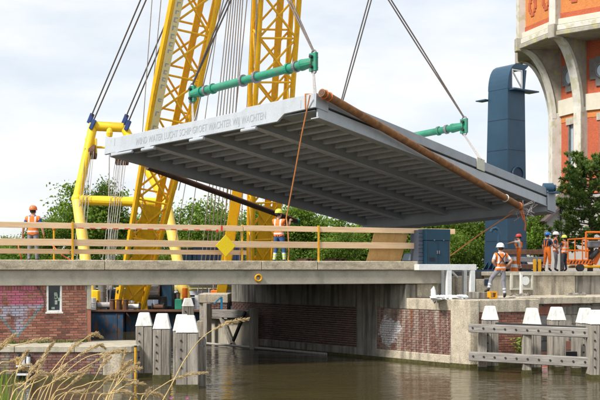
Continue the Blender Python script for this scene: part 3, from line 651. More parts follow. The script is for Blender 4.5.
b_ = MB(); dbox(b_, c0_, c1_, DT + .06, DT + .95, zt + .002, zt2 - .40); obj('body', b_, M['cabinet'], cb, bevel=.01)
b_ = MB(); dbox(b_, c0_ - .015, c1_ + .015, DT + .045, DT + .965, zt2 - .395, zt2); lid = obj('lid', b_, M['cabinet'], cb, bevel=.012)
for k_ in (.33, .72):
    b_ = MB(); s = c0_ + (c1_ - c0_) * k_; dbox(b_, s - .02, s + .02, DT + .02, DT + .043, zt2 - .40, zt2 - .37); obj('latch', b_, M['steel'], lid)
zmid = (zt + zt2 - .4) / 2
for k_ in (.02, .5, .98):
    s = c0_ + (c1_ - c0_) * k_; b_ = MB(); dbox(b_, s - .008, s + .008, DT + .048, DT + .06, zt + .03, zt2 - .42); obj('seam', b_, M['navy'], cb)
for i in range(4):
    z = zt + .12 + i * .035; b_ = MB(); dbox(b_, c0_ + .12, c0_ + .34, DT + .046, DT + .06, z, z + .016); obj('vent_slot', b_, M['dark'], cb)
for k_ in (.46, .54): b_ = MB(); s = c0_ + (c1_ - c0_) * k_; dbox(b_, s - .012, s + .012, DT + .03, DT + .058, zmid - .05, zmid + .06); obj('handle', b_, M['steel'], cb)
b_ = MB(); s0, s1 = s_px(418.2, DT + .3), c0_ - .018
for i in range(9):
    z0 = zt + .01 + i * (zt2 - zt - .02) / 9; b_.prism([(0, 0), (.03, 0), (.03, .12), (0, .10)], dk(s0, DT + .3, z0), -N, (0, 0, 1), U, s1 - s0)
dbox(b_, s0 + .01, s1, DT + .3, DT + .9, zt + .005, zt2 - .03); obj('louvre_side', b_, M['cabside'], cb)
b_ = MB(); dbox(b_, c1_ + .002, c1_ + .03, DT + .1, DT + .9, zt + .01, zt2 - .41); obj('edge_strip', b_, M['post'], cb)
# crumpled white sheet at the foot of the stand
def blob(mb, c, r, n_=10, m_=6, amp=.3, seed=0):
    rr = random.Random(seed); c = Vector(c); ph = [rr.random() * 6 for _ in range(6)]
    vs = []; fs = []
    for i in range(m_ + 1):
        th = math.pi * i / m_
        for j in range(n_):
            f = 2 * math.pi * j / n_; k = 1 + amp * (math.sin(3 * f + ph[0] + 2 * th) * .5 + math.sin(5 * th + ph[1] + 2 * f) * .5)
            vs.append(c + Vector((r[0] * math.sin(th) * math.cos(f) * k, r[1] * math.sin(th) * math.sin(f) * k, r[2] * math.cos(th) * k)))
    for i in range(m_):
        for j in range(n_):
            jj = (j + 1) % n_; fs.append((i * n_ + j, (i + 1) * n_ + j, (i + 1) * n_ + jj, i * n_ + jj))
    return mb.add(vs, fs)
b_ = MB()
for i in range(9):
    px = 433 + i * 4.2; q = dk(s_px(px, -1.5), -1.5 + random.uniform(-.2, .3), PZ + .05); blob(b_, q, (.22, .2, .08), seed=i)
blob(b_, dk(s_px(433.5, -1.2), -1.2, PZ + .16), (.09, .1, .24), seed=30)
tag(obj('plastic_sheet', b_, M['whitemetal'], origin=dk(s_px(448, -1.5), -1.5, PZ)), 'crumpled white plastic sheet heaped at the foot of the steel stand', 'sheet')
# orange toolbox on the quay
b_ = thing('orange_crate', 'small open orange crate lying on the quay beside the white-helmeted worker', 'crate', dk(s_px(491.5, -1.6), -1.6, PZ)); s = s_px(491.5, -1.6)
c_ = MB(); dbox(c_, s - .14, s + .14, -1.75, -1.70, PZ + .005, PZ + .05); dbox(c_, s - .14, s - .09, -1.75, -1.55, PZ + .052, PZ + .2); dbox(c_, s + .09, s + .14, -1.75, -1.55, PZ + .052, PZ + .2); obj('side', c_, M['liftyellow'], b_)
c_ = MB(); dbox(c_, s - .14, s + .14, -1.75, -1.55, PZ + .203, PZ + .25); obj('lid', c_, M['liftyellow'], b_)
b_ = MB(); dbox(b_, s_px(477, -1.4), s_px(491, -1.4), -1.5, -.6, PZ + .002, PZ + .215); tag(obj('step_block', b_, M['darkcon'], bevel=.01, origin=dk(s_px(484, -1), -1, PZ)), 'low grey concrete step under the raised foot of a worker', 'step')
# framed notice box and white post in front of the upper wall
nb = thing('notice_frame', 'pale square framed panel with a round disc on the retaining wall', 'panel', dk(s_px(523, DWALL - .2), DWALL - .2, 2.4))
s0, s1 = s_px(512, DWALL - .2), s_px(534, DWALL - .2); z0, z1 = z_at(523, 290, DWALL - .2), z_at(523, 273.5, DWALL - .2)
b_ = MB()
for (q0, q1, r0, r1) in ((s0, s1, z1 - .07, z1), (s0, s1, z0, z0 + .07), (s0, s0 + .08, z0 + .072, z1 - .072), (s1 - .08, s1, z0 + .072, z1 - .072)): dbox(b_, q0, q1, DWALL - .16, DWALL - .03, r0, r1)
obj('frame', b_, pm('pale_frame', (.55, .54, .47), (.45, .44, .38), 4, .8, .1), nb, bevel=.006)
b_ = MB(); dbox(b_, s0 + .082, s1 - .082, DWALL - .10, DWALL - .05, z0 + .072, z1 - .072); obj('panel', b_, M['concrete'], nb)
b_ = MB(); b_.tube(dk(s_px(523.5, DWALL), DWALL - .14, z_at(523, 281)), dk(s_px(523.5, DWALL), DWALL - .11, z_at(523, 281)), .17, n=20); obj('disc', b_, M['whitemetal'], nb)
wp = thing('white_post', 'slim white painted post standing before the framed panel', 'post', dk(s_px(521, DWALL - .5), DWALL - .5, PZ)); s = s_px(521, DWALL - .5)
b_ = MB(); dbox(b_, s - .045, s + .045, DWALL - .55, DWALL - .46, PZ, z_at(521, 273.5, DWALL - .5)); obj('shaft', b_, M['white'], wp, bevel=.008)
b_ = MB(); dbox(b_, s - .055, s + .055, DWALL - .56, DWALL - .45, z_at(521, 273.4, DWALL - .5), z_at(521, 272.6, DWALL - .5)); obj('cap', b_, M['white'], wp)
# rubble heaps on the platform
for i, (px, lab) in enumerate(((523, 'white post'), (577, 'right hand end of the retaining wall'))):
    rb = MB()
    for j in range(10):
        q = dk(s_px(px + random.uniform(-8, 8), DWALL - .7), DWALL - .7 + random.uniform(-.2, .2), PZ + .05); blob(rb, q, (random.uniform(.08, .2), .12, random.uniform(.04, .09)), 6, 4, .3, seed=j + i * 20)
    tag(obj('rubble', rb, M['darkcon']), 'small heap of dark rubble on the quay at the foot of the ' + lab, 'rubble', kind='stuff')

# ------------------------------------------------------------------ timber piles with white caps
def pile(p, w, zt, zcap, label, group, rot=0.0, tilt=(0, 0), capw=1.0):
    """square mooring pile: body, tapered white cap, algae foot; p on the water"""
    t = thing('mooring_pile', label, 'pile', (p[0], p[1], 0), group)
    ca, sa = math.cos(rot), math.sin(rot); ex = Vector((ca, sa, 0)); ey = Vector((-sa, ca, 0))
    def fr(z0, z1, w0, w1, mb):
        c0 = Vector((p[0], p[1], z0)) + Vector((tilt[0], tilt[1], 0)) * z0; c1 = Vector((p[0], p[1], z1)) + Vector((tilt[0], tilt[1], 0)) * z1
        vs = [c + ex * a * w_ / 2 + ey * b * w_ / 2 for c, w_ in ((c0, w0), (c1, w1)) for a, b in ((-1, -1), (1, -1), (1, 1), (-1, 1))]
        mb.add(vs, [(3, 2, 1, 0), (4, 5, 6, 7)] + [(i, (i + 1) % 4, 4 + (i + 1) % 4, 4 + i) for i in range(4)]); return mb
    # four timbers bolted together, so the body shows joints
    for a in (-1, 1):
        for b in (-1, 1):
            q = MB(); w2 = w / 2 - .012
            c0 = ex * a * (w / 4) + ey * b * (w / 4)
            vs = [Vector((p[0], p[1], z)) + Vector((tilt[0], tilt[1], 0)) * z + c0 + ex * i * w2 / 2 + ey * j * w2 / 2 for z in (-2.4, zcap + random.uniform(-.02, 0)) for i, j in ((-1, -1), (1, -1), (1, 1), (-1, 1))]
            q.add(vs, [(3, 2, 1, 0), (4, 5, 6, 7)] + [(i, (i + 1) % 4, 4 + (i + 1) % 4, 4 + i) for i in range(4)])
            obj('timber', q, M['oldwood'], t, bevel=.014)
    obj('algae_foot', fr(-.6, random.uniform(.10, .16), w + .02, w + .02, MB()), M['wetwood'], t)
    obj('cap', fr(zcap + .004, zt, w * 1.04 * capw, w * .62, MB()), M['white'], t, bevel=.02)
    for k in range(5):      # bolts
        z = .35 + k * (zcap - .5) / 4.2
        bo = MB(); c = Vector((p[0], p[1], z)) + ex * (-w * .28) - ey * (w / 2); bo.tube(c + ey * .02, c - ey * .02, .028, n=6); obj('bolt', bo, M['dark'], t)
    return t
PG = 'white capped timber mooring piles'
def onw(px, y): q = onz(px, y, 0); return (q.x, q.y)
pile(onw(144.2, 376.5), .49, 1.92, 1.51, 'leftmost white capped timber pile beside the low quay wall', PG, .1)
pile(onw(162, 379.5), .50, 1.93, 1.47, 'second white capped pile from the low quay wall', PG, .05, (.004, 0))
pile(onw(182, 383.0), .50, 1.94, 1.47, 'white capped pile mostly hidden behind the nearest left pile', PG, .1)
pile(onw(187.5, 388), .60, 1.97, 1.50, 'nearest and largest of the left white capped piles, with steel bracket', PG, .08)
pile((at(188, 300, 46.5).x, 46.5), .50, 1.95, 1.58, 'small distant white capped pile in front of the blue pontoon', PG, .2)
yp = thing('gauge_pole', 'slim ochre yellow pole at the corner of the low quay wall', 'pole', onz(135.5, 381, 0)); q = onz(135.5, 381, 0)
b_ = MB().tube((q.x, q.y, -1), (q.x, q.y, .98), .035, n=8); obj('pole', b_, M['post'], yp); b_ = MB().tube((q.x, q.y, .98), (q.x, q.y, 1.02), .045, n=8); obj('cap', b_, M['dark'], yp)
# steel bracket on the nearest pile
br = thing('pile_bracket', 'galvanised steel bracket bolted to the nearest left pile', 'bracket', at(199, 346, 28.6)); b_ = MB()
for z0 in (338, 346): b_.bar(at(196, z0, 28.55), at(204.5, z0, 28.55), .05, .04)
b_.bar(at(204.5, 337, 28.55), at(204.5, 352, 28.55), .04, .05, up=(0, 1, 0)); obj('bracket', b_, M['steel'], br)
b_ = MB(); dbx = onw(203, 386); b_.box(dbx[0] - .12, dbx[0] + .08, dbx[1] - .05, dbx[1] + .15, -.5, 1.30); obj('backing_post', b_, M['oldwood'], br, bevel=.01)

RG = 'white capped piles of the right fender'
rp_ = [(490, 369.5, .47, 306.0, 320.3, 'leftmost white capped pile of the right fender', .05), (532, 370, .50, 308, 325, 'white capped pile of the right fender in front of the pier end', .0),
       (556.5, 366, .50, 307, 320.5, 'white capped pile standing behind the middle of the right fender', .1), (585, 370, .46, 308, 323.5, 'white capped pile half hidden behind the outermost right pile', .1), (597.5, 378, .56, 310, 324.5, 'nearest white capped pile at the right edge in front of the fender end', .0)]
for px, yw, w, yt, yc, lab, ro in rp_:
    q = onz(px, yw, 0); pile((q.x, q.y), w, H + (HOR - yt) / FPX * q.y, H + (HOR - yc) / FPX * q.y, lab, RG, ro)
fd = thing('timber_fender', 'grey timber fender of two long walers bolted across front posts', 'fender', onz(527, 373, 0))
for (pa, ya, yb_, Ya), (pc, yc, yd, Yc) in (((468, 324, 332.3, 33.0), (592.5, 328.5, 338.3, 31.1)), ((468.5, 352, 361, 33.0), (593, 358, 368, 31.1))):
    q0, q1, r0, r1 = at(pa, ya, Ya), at(pa, yb_, Ya), at(pc, yc, Yc), at(pc, yd, Yc)
    dv = Vector((r0.x - q0.x, r0.y - q0.y, 0)).normalized(); nv = Vector((-dv.y, dv.x, 0)) * .26
    b_ = MB().add([q1, r1, r0, q0, q1 + nv, r1 + nv, r0 + nv, q0 + nv], [(0, 1, 2, 3), (7, 6, 5, 4), (0, 4, 5, 1), (3, 2, 6, 7), (0, 3, 7, 4), (1, 5, 6, 2)])
    wa = obj('waler', b_, M['walerwood'], fd, bevel=.02)
    for i in range(11):
        k_ = .04 + i * .09; c = (q0 + (r0 - q0) * k_) * .55 + (q1 + (r1 - q1) * k_) * .45; bo = MB().tube(c + nv * .1, c - nv * .08, .035, n=6); obj('bolt', bo, M['dark'], wa)
for px, y1, yw, Y in ((483, 330, 371, 32.6), (527.5, 333, 374.5, 32.0), (560, 335, 371, 32.4), (577, 336, 372, 32.3)):
    Y = onz(px, yw, 0).y; z1 = H + (HOR - y1) / FPX * Y; x = (px - 300) / FPX * Y; b_ = MB().box(x - .13, x + .13, Y, Y + .24, -2.4, z1); po = obj('post', b_, M['oldwood'], fd, bevel=.015)
    b_ = MB().box(x - .138, x + .138, Y - .008, Y + .25, -.6, .13); obj('algae_foot', b_, M['wetwood'], po)
b_ = MB(); q0, q1 = at(497, 323.6, 33.0), at(588, 327.8, 31.7); dv = (q1 - q0).normalized(); b_.bar(q0 + Vector((0, .15, 0)), q1 + Vector((0, .15, 0)), .18, .05); obj('steel_capping', b_, M['dark'], fd)
b_ = MB(); q = at(572, 355, 32.2); b_.box(q.x - .16, q.x + .16, q.y, q.y + .1, q.z - .08, q.z + .1); obj('rubber_block', b_, M['dark'], fd)
# red and white bands at the fender foot
tg = thing('striped_reflection', 'red and white bands standing in for a reflection at the foot of the right fender', 'reflection', onz(545, 372, 0)); q = onz(545, 366, 0)  # striped bands added in place of a reflection on the water
for i in range(5):
    b_ = MB().box(q.x - .09, q.x + .09, q.y, q.y + .04, -.16 + i * .09, -.16 + i * .09 + .088); obj('band', b_, redt if i % 2 else M['white'], tg)
# green shrub growing from the pier wall
b_ = MB(); q = dk(s_px(520, dC - .1), dC - .1, z_at(520, 350, dC - .1))
for i in range(90):
    c = q + Vector((random.gauss(0, .12), random.uniform(-.25, .0), random.uniform(-.1, .42))); a = Vector((random.uniform(-1, 1), random.uniform(-1, 1), random.uniform(-1, 1))).normalized() * .055; e = a.orthogonal().normalized() * .03
    b_.add([c - a, c + e, c + a, c - e], [(0, 1, 2, 3)])
sh = thing('wall_shrub', 'bright green shrub sprouting from the red brick pier behind the fender', 'shrub', q); obj('foliage', b_, pm('bright_leaf', (.22, .33, .03), (.13, .22, .02), 8, .6, 0), sh, kind='stuff')
b_ = MB()
for i in range(4): b_.path([q + Vector((0, .08, -.12)), q + Vector((random.uniform(-.1, .1), -.1, .1)), q + Vector((random.uniform(-.18, .18), -.15, .38))], .008, 4)
obj('stem', b_, M['bark'], sh)

# timber guide frame against the far end of the abutment
gf = thing('timber_guide', 'dark timber guide frame standing along the shaded abutment under the bridge', 'fender', ab(t_px(235), .3, 0))
t0, t1 = t_px(259), t_px(211.5)
def abz(px, y, d=.3): return H + (HOR - y) / FPX * ab(t_px(px, d), d, 0).y
b_ = MB(); b_.bar(ab(t0, .4, abz(258, 314.5)), ab(t1 + 0, .4, abz(212, 313.5)), .25, .34); obj('beam', b_, M['walerwood'], gf, bevel=.02)
for px, y in ((211.5, 303), (258, 308)):
    t = t_px(px, .45); b_ = MB(); abbox(b_, t - .14, t + .14, .53, .8, -2.4, abz(px, y)); obj('post', b_, M['oldwood'], gf, bevel=.015)
b_ = MB(); b_.bar(ab(t_px(240), .45, .1), ab(t_px(230), .45, abz(230, 318)), .14, .14); obj('brace', b_, M['oldwood'], gf)
b_ = MB(); b_.bar(ab(t_px(245), .6, .25), ab(t_px(257), .6, abz(257, 312)), .10, .1); obj('brace', b_, M['dark'], gf)
b_ = MB(); abbox(b_, t0 + .2, t1 - .2, .12, .2, -1, abz(235, 320)); obj('boarding', b_, M['concrete'], gf)
b_ = MB(); b_.path([ab(t0 - 4.6, .25, .03), ab(t0, .8, .07), ab(t1, .9, .07)], .05, 8); obj('floating_boom', b_, M['greywire'], gf)
# wall beyond, at the far end of the opening
fw = thing('far_quay_wall', 'small brick and concrete wall end beyond the opening under the bridge', 'wall', at(214, 340, 47))
b_ = MB(); q0, q1 = at(199.5, 300, 47.5), at(227, 300, 47.5); b_.box(q0.x, q1.x, 47.5, 50, -2.6, H + (HOR - 303) / FPX * 47.5); obj('masonry_core', b_, M['mortar'], fw)
b_ = MB(); b_.box(q0.x - .05, q1.x + .05, 47.4, 50.1, H + (HOR - 303) / FPX * 47.5 + .003, H + (HOR - 294) / FPX * 47.5); obj('coping', b_, M['oldcon'], fw, bevel=.02)
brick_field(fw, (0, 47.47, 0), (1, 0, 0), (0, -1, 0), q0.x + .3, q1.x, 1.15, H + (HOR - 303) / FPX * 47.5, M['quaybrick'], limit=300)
b_ = MB(); b_.box(at(197, 0, 46).x, at(209, 0, 46).x, 46, 47.3, -2.6, H + (HOR - 321) / FPX * 46); obj('landing_block', b_, M['oldcon'], fw, bevel=.02)
b_ = MB(); b_.bar(at(214, 304, 46.9), at(221.5, 297, 46.9), .10, .06); b_.bar(at(221.5, 297, 46.9), at(221.5, 311, 46.9), .10, .08, up=(0, 1, 0)); tag(obj('ladder_stile', b_, pm('bright_blue', (.03, .22, .42), None, 3, .4, 0), origin=at(221, 311, 46.9)), 'bright blue bent steel handrail by the far wall end', 'handrail')
#@@LEAF
# ------------------------------------------------------------------ the steel bridge leaf hanging in the slings
AX = Vector((.627, .769, -.126)).normalized(); AY = Vector((-.78, .624, -.06)); AY = (AY - AX * AY.dot(AX)).normalized(); AZ = AX.cross(AY)
LP = at(315.5, 94.0, 34.0)
LM = Matrix(((AX.x, AY.x, AZ.x, LP.x), (AX.y, AY.y, AZ.y, LP.y), (AX.z, AY.z, AZ.z, LP.z), (0, 0, 0, 1)))
LW, LL = 17.4, 10.06            # length away from the viewer, width along the lettered edge
def lw(x, y, z): return LM @ Vector((x, y, z))
lf = thing('bridge_leaf', 'huge grey steel bridge leaf with lettered edge hanging from the crane slings', 'bridge leaf', mat=LM)
def lbox(name, mt, x0, x1, y0, y1, z0, z1, bevel=0, parent=None):
    return obj(name, MB().box(x0, x1, y0, y1, z0, z1), mt, parent or lf, local=True, bevel=bevel)
# lettered fascia, with the step in its upper edge and the cut-away at the near end (y runs left along the edge)
fz = -.70
prof = [(0, .02), (2.95, .02), (3.2, -.08), (9.55, -.08), (9.95, -.02), (LL + .15, .06), (LL + .15, fz + .02), (LL - .45, fz + .04), (LL - .6, fz + .02), (1.55, fz), (1.25, fz + .22), (0.0, fz + .24)]
fa = obj('fascia', MB().prism(prof, (-.06, 0, 0), (0, 1, 0), (0, 0, 1), (1, 0, 0), .10), M['leaflight'], lf, local=True, bevel=.012)
for y in (LL - .42, .55):
    obj('weld_seam', MB().box(-.066, -.061, y - .012, y + .012, fz + .3, -.13), M['leafmid'], fa, local=True)
# end box at the near corner, turned round on to the side
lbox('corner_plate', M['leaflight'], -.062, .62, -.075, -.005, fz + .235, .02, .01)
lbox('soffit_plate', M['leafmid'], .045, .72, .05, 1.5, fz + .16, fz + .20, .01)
# deck plate and kerb on top
lbox('deck_plate', M['leafunder'], .05, LW, .02, LL, -.30, -.26)
# right-hand side: upper beam, recessed joint, main web with flange
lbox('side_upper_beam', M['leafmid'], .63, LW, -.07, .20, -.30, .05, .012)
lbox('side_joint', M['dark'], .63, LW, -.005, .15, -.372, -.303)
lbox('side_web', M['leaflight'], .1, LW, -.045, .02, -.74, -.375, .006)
lbox('side_flange', M['leafunder'], .1, LW, -.08, .24, -.78, -.743, .004)
lbox('edge_beam', M['leafunder'], .1, LW, LL - .30, LL, -.76, -.303, .01)
# longitudinal girders
ys = [2.75, 5.2, 7.7]
for gi, y in enumerate(ys):
    gd = lbox('girder', M['leafunder'], .1, LW - .7, y - .02, y + .02, -.66, -.303)
    lbox('flange', M['rib'], .1, LW - .7, y - .13, y + .13, -.69, -.663, 0, gd)
    for xx in ((.3, 2.4) if gi == 2 else (6.2, 8.2) if gi == 1 else (5.3, 6.2)):
        pass
    # hinge lug where the girder meets the fascia
    lg = MB().box(-.16, .10, y - .16, y + .16, fz - .12, fz - .005); lg.tube((-.1, y - .34, fz - .1), (-.1, y + .34, fz - .1), .07, n=10)
    obj('lug', lg, M['leaflight'], lf, local=True, bevel=.008)
lg = MB().box(-.16, .10, LL - .75, LL - .35, fz - .12, fz + .0); lg.tube((-.1, LL - 1.5, fz - .08), (-.1, LL - .5, fz - .08), .06, n=10); obj('lug', lg, M['leaflight'], lf, local=True, bevel=.008)
# cross ribs, one between each pair of girders, every 0.9 m
bays = [(.06, ys[0] - .22), (ys[0] + .10, ys[1] - .22), (ys[1] + .10, ys[2] - .22), (ys[2] + .10, LL - .42)]
rme = []
for y0, y1 in bays:
    q = MB().box(-.03, .03, y0, y1, -.455, -.303); q.box(-.085, .085, y0 + .05, y1 - .02, -.475, -.457); rme.append(q.mesh('rib', M['rib']))
NR = 23
for i in range(NR):
    x = .95 + i * (LW - 1.9) / (NR - 1)
    for me in rme:
        o = bpy.data.objects.new('rib', me); COL.objects.link(o); o.parent = lf; o.location = (x, 0, 0)
lbox('end_beam', M['leafunder'], LW - .69, LW + .02, -.05, LL + .0, -1.0, -.303, .02)
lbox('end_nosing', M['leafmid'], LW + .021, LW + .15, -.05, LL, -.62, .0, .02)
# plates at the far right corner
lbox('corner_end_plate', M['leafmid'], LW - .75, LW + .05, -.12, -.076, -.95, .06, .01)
# sling plate on the side
lbox('lifting_plate', pm('pale_plate', (.62, .62, .52), (.55, .55, .46), 4, .6, .05), 10.35, 10.98, -.10, -.072, -.36, .12, .006)
# lettering
cu = bpy.data.curves.new('lettering', 'FONT'); cu.body = 'WIND WATER LUCHT SCHIP GROET WACHTER WIJ WACHTEN'; cu.size = .40; cu.extrude = .006; cu.space_character = 1.02
to = bpy.data.objects.new('text_tmp', cu); COL.objects.link(to); bpy.context.view_layer.update()
dg = bpy.context.evaluated_depsgraph_get(); tm = bpy.data.meshes.new_from_object(to.evaluated_get(dg)); bpy.data.objects.remove(to)
xs_ = [v.co.x for v in tm.vertices]; x0, x1 = min(xs_), max(xs_)
yl, yr = 8.45, 2.05          # left end and right end of the words on the fascia
for v in tm.vertices:
    k_ = (v.co.x - x0) / (x1 - x0); hh = v.co.y; v.co = Vector((-.064 - (.004 if v.co.z > 0 else 0), yl + (yr - yl) * k_, -.545 + hh * .92 + .02 * k_))
tm.materials.clear(); tm.materials.append(M['letter'])
o = bpy.data.objects.new('lettering', tm); COL.objects.link(o); o.parent = lf
# small hoist motor on the far right corner
hm = thing('corner_winch', 'small dark blue winch bolted on the far right corner of the bridge leaf', 'winch', lw(LW + .3, -.5, .05))
b_ = MB(); c = at(548, 188, 46.9); b_.tube(c - Vector((.22, 0, 0)), c + Vector((.22, 0, 0)), .22, n=20); b_.tube(c + Vector((.22, 0, 0)), c + Vector((.34, 0, 0)), .15, n=20); obj('motor', b_, M['blue'], hm, smooth=False)
b_ = MB(); b_.box(c.x - .55, c.x + .5, c.y - .2, c.y + .3, c.z - .24, c.z - .175); obj('base_plate', b_, M['blue'], hm)
b_ = MB(); b_.torus(c + Vector((-.5, 0, -.02)), (1, 0, 0), .12, .05); b_.tube(c + Vector((-.75, 0, -.05)), c + Vector((-.3, 0, -.05)), .05); obj('drum', b_, M['lift'], hm)
b_ = MB(); b_.path([at(521, 204, 46.3), at(530, 199, 46.6), at(541, 194, 47.1)], .025, 6); obj('violet_strap', b_, pm('violet', (.35, .15, .55), None, 4, .6, 0), hm)
# rusty pipes lashed along the two long sides
p1 = thing('rusty_pipe', 'long rusty brown pipe lashed along the right side of the bridge leaf', 'pipe', lw(0, -.3, .1), 'pipes lashed to the leaf')
def ray_side(px, y, ly):
    """point seen at a pixel on the plane parallel to the leaf's right side at local y = ly"""
    d_ = at(px, y, 1.0) - Vector((0, 0, H)); o_ = LP + AY * ly - Vector((0, 0, H)); return Vector((0, 0, H)) + d_ * (o_.dot(AY) / d_.dot(AY))
pa, pb_ = ray_side(321.5, 92.6, -.30), ray_side(521, 207.0, -.30)
b_ = MB(); b_.tube(pa, pb_, .135, n=40); obj('pipe', b_, M['rust'], p1, smooth=False)
dpi = (pb_ - pa).normalized()
b_ = MB(); b_.tube(pa - dpi * .012, pa - dpi * .002, .10, n=14); obj('pipe_end', b_, M['darkrust'], p1)
for k_ in (.012, .028, .9, .985): b_ = MB(); c = pa + (pb_ - pa) * k_; b_.torus(c, dpi, .145, .02, 16, 6); obj('lashing', b_, M['hose'] if k_ != .9 else M['whitemetal'], p1)
b_ = MB(); b_.path([pb_, pb_ + Vector((.12, 0, -.35)), pb_ + Vector((.18, 0, -.7)), pb_ + Vector((.16, 0, -1.0))], .03, 6); b_.path([pb_, pb_ + Vector((.0, 0, -.25)), pb_ + Vector((.1, 0, -.55))], .03, 6); obj('rope_tail', b_, M['hose'], p1)
b_ = MB()
for i in range(14):
    a = random.random() * 3; b_.path([pb_, pb_ + Vector((random.uniform(-.45, .75), random.uniform(-.1, .1), random.uniform(-.2, .3))), pb_ + Vector((random.uniform(-.5, .6), random.uniform(-.1, .1), random.uniform(-.65, -.1)))], .009, 4)
obj('loose_wires', b_, M['greywire'], p1, kind='stuff')
p2 = thing('dark_pipe', 'dark brown pipe slung under the left edge of the bridge leaf', 'pipe', lw(8, LL, -1), 'pipes lashed to the leaf')
pa, pb_ = lw(2.4, LL + .40, -.62), at(297.5, 221.5, 49.6); b_ = MB(); b_.tube(pa, pb_, .125, n=20); obj('pipe', b_, M['darkrust'], p2)
b_ = MB(); c = pb_; b_.tube(c - (pb_ - pa).normalized() * .1, c + (pb_ - pa).normalized() * .05, .14, n=14); obj('end_cap', b_, M['green'], p2)

# ------------------------------------------------------------------ lifting yokes, slings and hooks
def yoke(name, P, Q, label):
    """green spreader tube from P to Q with collars and end heads"""
    P, Q = Vector(P), Vector(Q); d = (Q - P).normalized(); t = thing(name, label, 'spreader bar', (P + Q) / 2, 'green lifting spreader bars')
    b_ = MB().tube(P + d * .35, Q - d * .35, .145, n=40); obj('tube', b_, M['green'], t, smooth=False)
    for k in (.55, .85, 1.25): 
        for s in (0, 1):
            c = (P + d * k) if s == 0 else (Q - d * k); b_ = MB().tube(c - d * .05, c + d * .05, .195, n=18); obj('collar', b_, M['steel'] if k == .85 else M['green'], t)
    L_ = (Q - P).length
    for k in (.45, .56):
        c = P + d * L_ * k; b_ = MB().tube(c - d * .06, c + d * .06, .215, n=18); obj('clamp_ring', b_, M['steel'], t)
    for s, c in ((0, P), (1, Q)):
        e = -d if s == 0 else d
        b_ = MB(); b_.tube(c - e * .5, c, .19, .15, n=14); b_.obox(c, e * .16, e.cross(Vector((0, 0, 1))).normalized() * .06, Vector((0, 0, .30))); hd = obj('head', b_, M['green'], t)
        sdv = e.cross(Vector((0, 0, 1))).normalized()
        for z in (.17, -.17): b_ = MB().tube(c + Vector((0, 0, z)) - sdv * .17, c + Vector((0, 0, z)) + sdv * .17, .055, n=10); obj('pin', b_, M['dark'], hd)
        for z in (.28, -.28): b_ = MB().torus(c + Vector((0, 0, z)) + e * .02, sdv if s else e, .11, .03, 14, 6); obj('shackle', b_, M['steel'], hd)
    return t
Y1a = at(192.5, 94.0, 39.8); Y1b = at(313.5, 62.0, 34.9)
Y2b = at(464.0, 126, 44.1); Y2a = at(330, 152, 48.6)
yoke('spreader_bar', Y1a, Y1b, 'green tubular spreader bar above the lettered edge, before the yellow booms')
yoke('spreader_bar', Y2a, Y2b, 'green tubular spreader bar half hidden behind the leaf near the blue pylon')
HK1 = at(258, -66, 37.2); HK2 = at(376, -22, 45.6)
def wire(name, pts, r, mt, label, cat='cable', group=None, sep=0.0, off=(1, 0, 0)):
    """cable; two parallel ropes when sep is set"""
    b_ = MB(); t = thing(name, label, cat, pts[0], group)
    if sep:
        for k in (-1, 1):
            b_ = MB(); b_.path([Vector(p) + Vector(off) * sep * k * (1 if i < len(pts) - 1 else .15) for i, p in enumerate(pts)], r, 6); obj('rope', b_, mt, t)
    else: b_.path(pts, r, 6); obj('rope', b_, mt, t)
    return t
SG = 'lifting slings'
for c, hk, lab in ((Y1a, HK1, 'dark wire sling running up from the left end of the front spreader bar'), (Y1b, HK1, 'dark wire sling running up from the near end of the front spreader bar'),
                   (Y2a, HK2, 'long dark wire sling rising from behind the leaf edge'), (Y2b, HK2, 'dark wire sling rising from the right end of the rear spreader bar')):
    c2 = c + Vector((0, 0, .36)); wire('lifting_sling', [hk, hk + (c2 - hk) * .5, c2], .032, M['wire'], lab, 'sling', SG, .06)
# hangers from the bars to the leaf
for c, foot, lab in ((Y1b, lw(.3, .25, .02), 'short hanger from the front spreader bar to the near leaf corner'), (Y1a, lw(.6, 6.1, -.26), 'short hanger from the left end of the front spreader bar to the leaf'),
                     (Y2b, lw(10.65, -.085, .08), 'short hanger from the rear spreader bar to the pale side plate'), (Y2a, lw(10.6, 7.4, -.26), 'hidden hanger from the rear spreader bar to the leaf deck')):
    wire('sling_hanger', [foot, c - Vector((0, 0, .36))], .035, M['greywire'], lab, 'sling', SG, .025)
# two hook blocks under a lifting beam, hung from the crane head (above the picture)
TIP = Vector((.9, 40.4, 30.5))
for hk, lab in ((HK1, 'steel hook block above the front spreader bar'), (HK2, 'steel hook block above the rear spreader bar')):
    t = thing('hook_block', lab, 'hook', hk, 'hook blocks')
    b_ = MB().torus(hk + Vector((0, 0, .05)), (0, 1, 0), .22, .07, 16, 8); obj('hook', b_, M['steel'], t)
    b_ = MB().box(hk.x - .3, hk.x + .3, hk.y - .2, hk.y + .2, hk.z + .3, hk.z + 1.3); obj('block', b_, M['yellow'], t, bevel=.04)
lb = thing('lifting_beam', 'yellow lifting beam joining the two hook blocks', 'beam', (HK1 + HK2) / 2); b_ = MB().bar(HK1 + Vector((0, 0, 1.7)), HK2 + Vector((0, 0, 1.7)), .5, .8); obj('beam', b_, M['yellow'], lb, bevel=.03)
mid = (HK1 + HK2) / 2 + Vector((0, 0, 2.1))
for k in range(4): b_ = MB().path([mid + Vector((k * .2 - .3, 0, 0)), TIP + Vector((k * .2 - .3, 0, -.5))], .025, 6); obj('fall_rope', b_, M['wire'], lb)
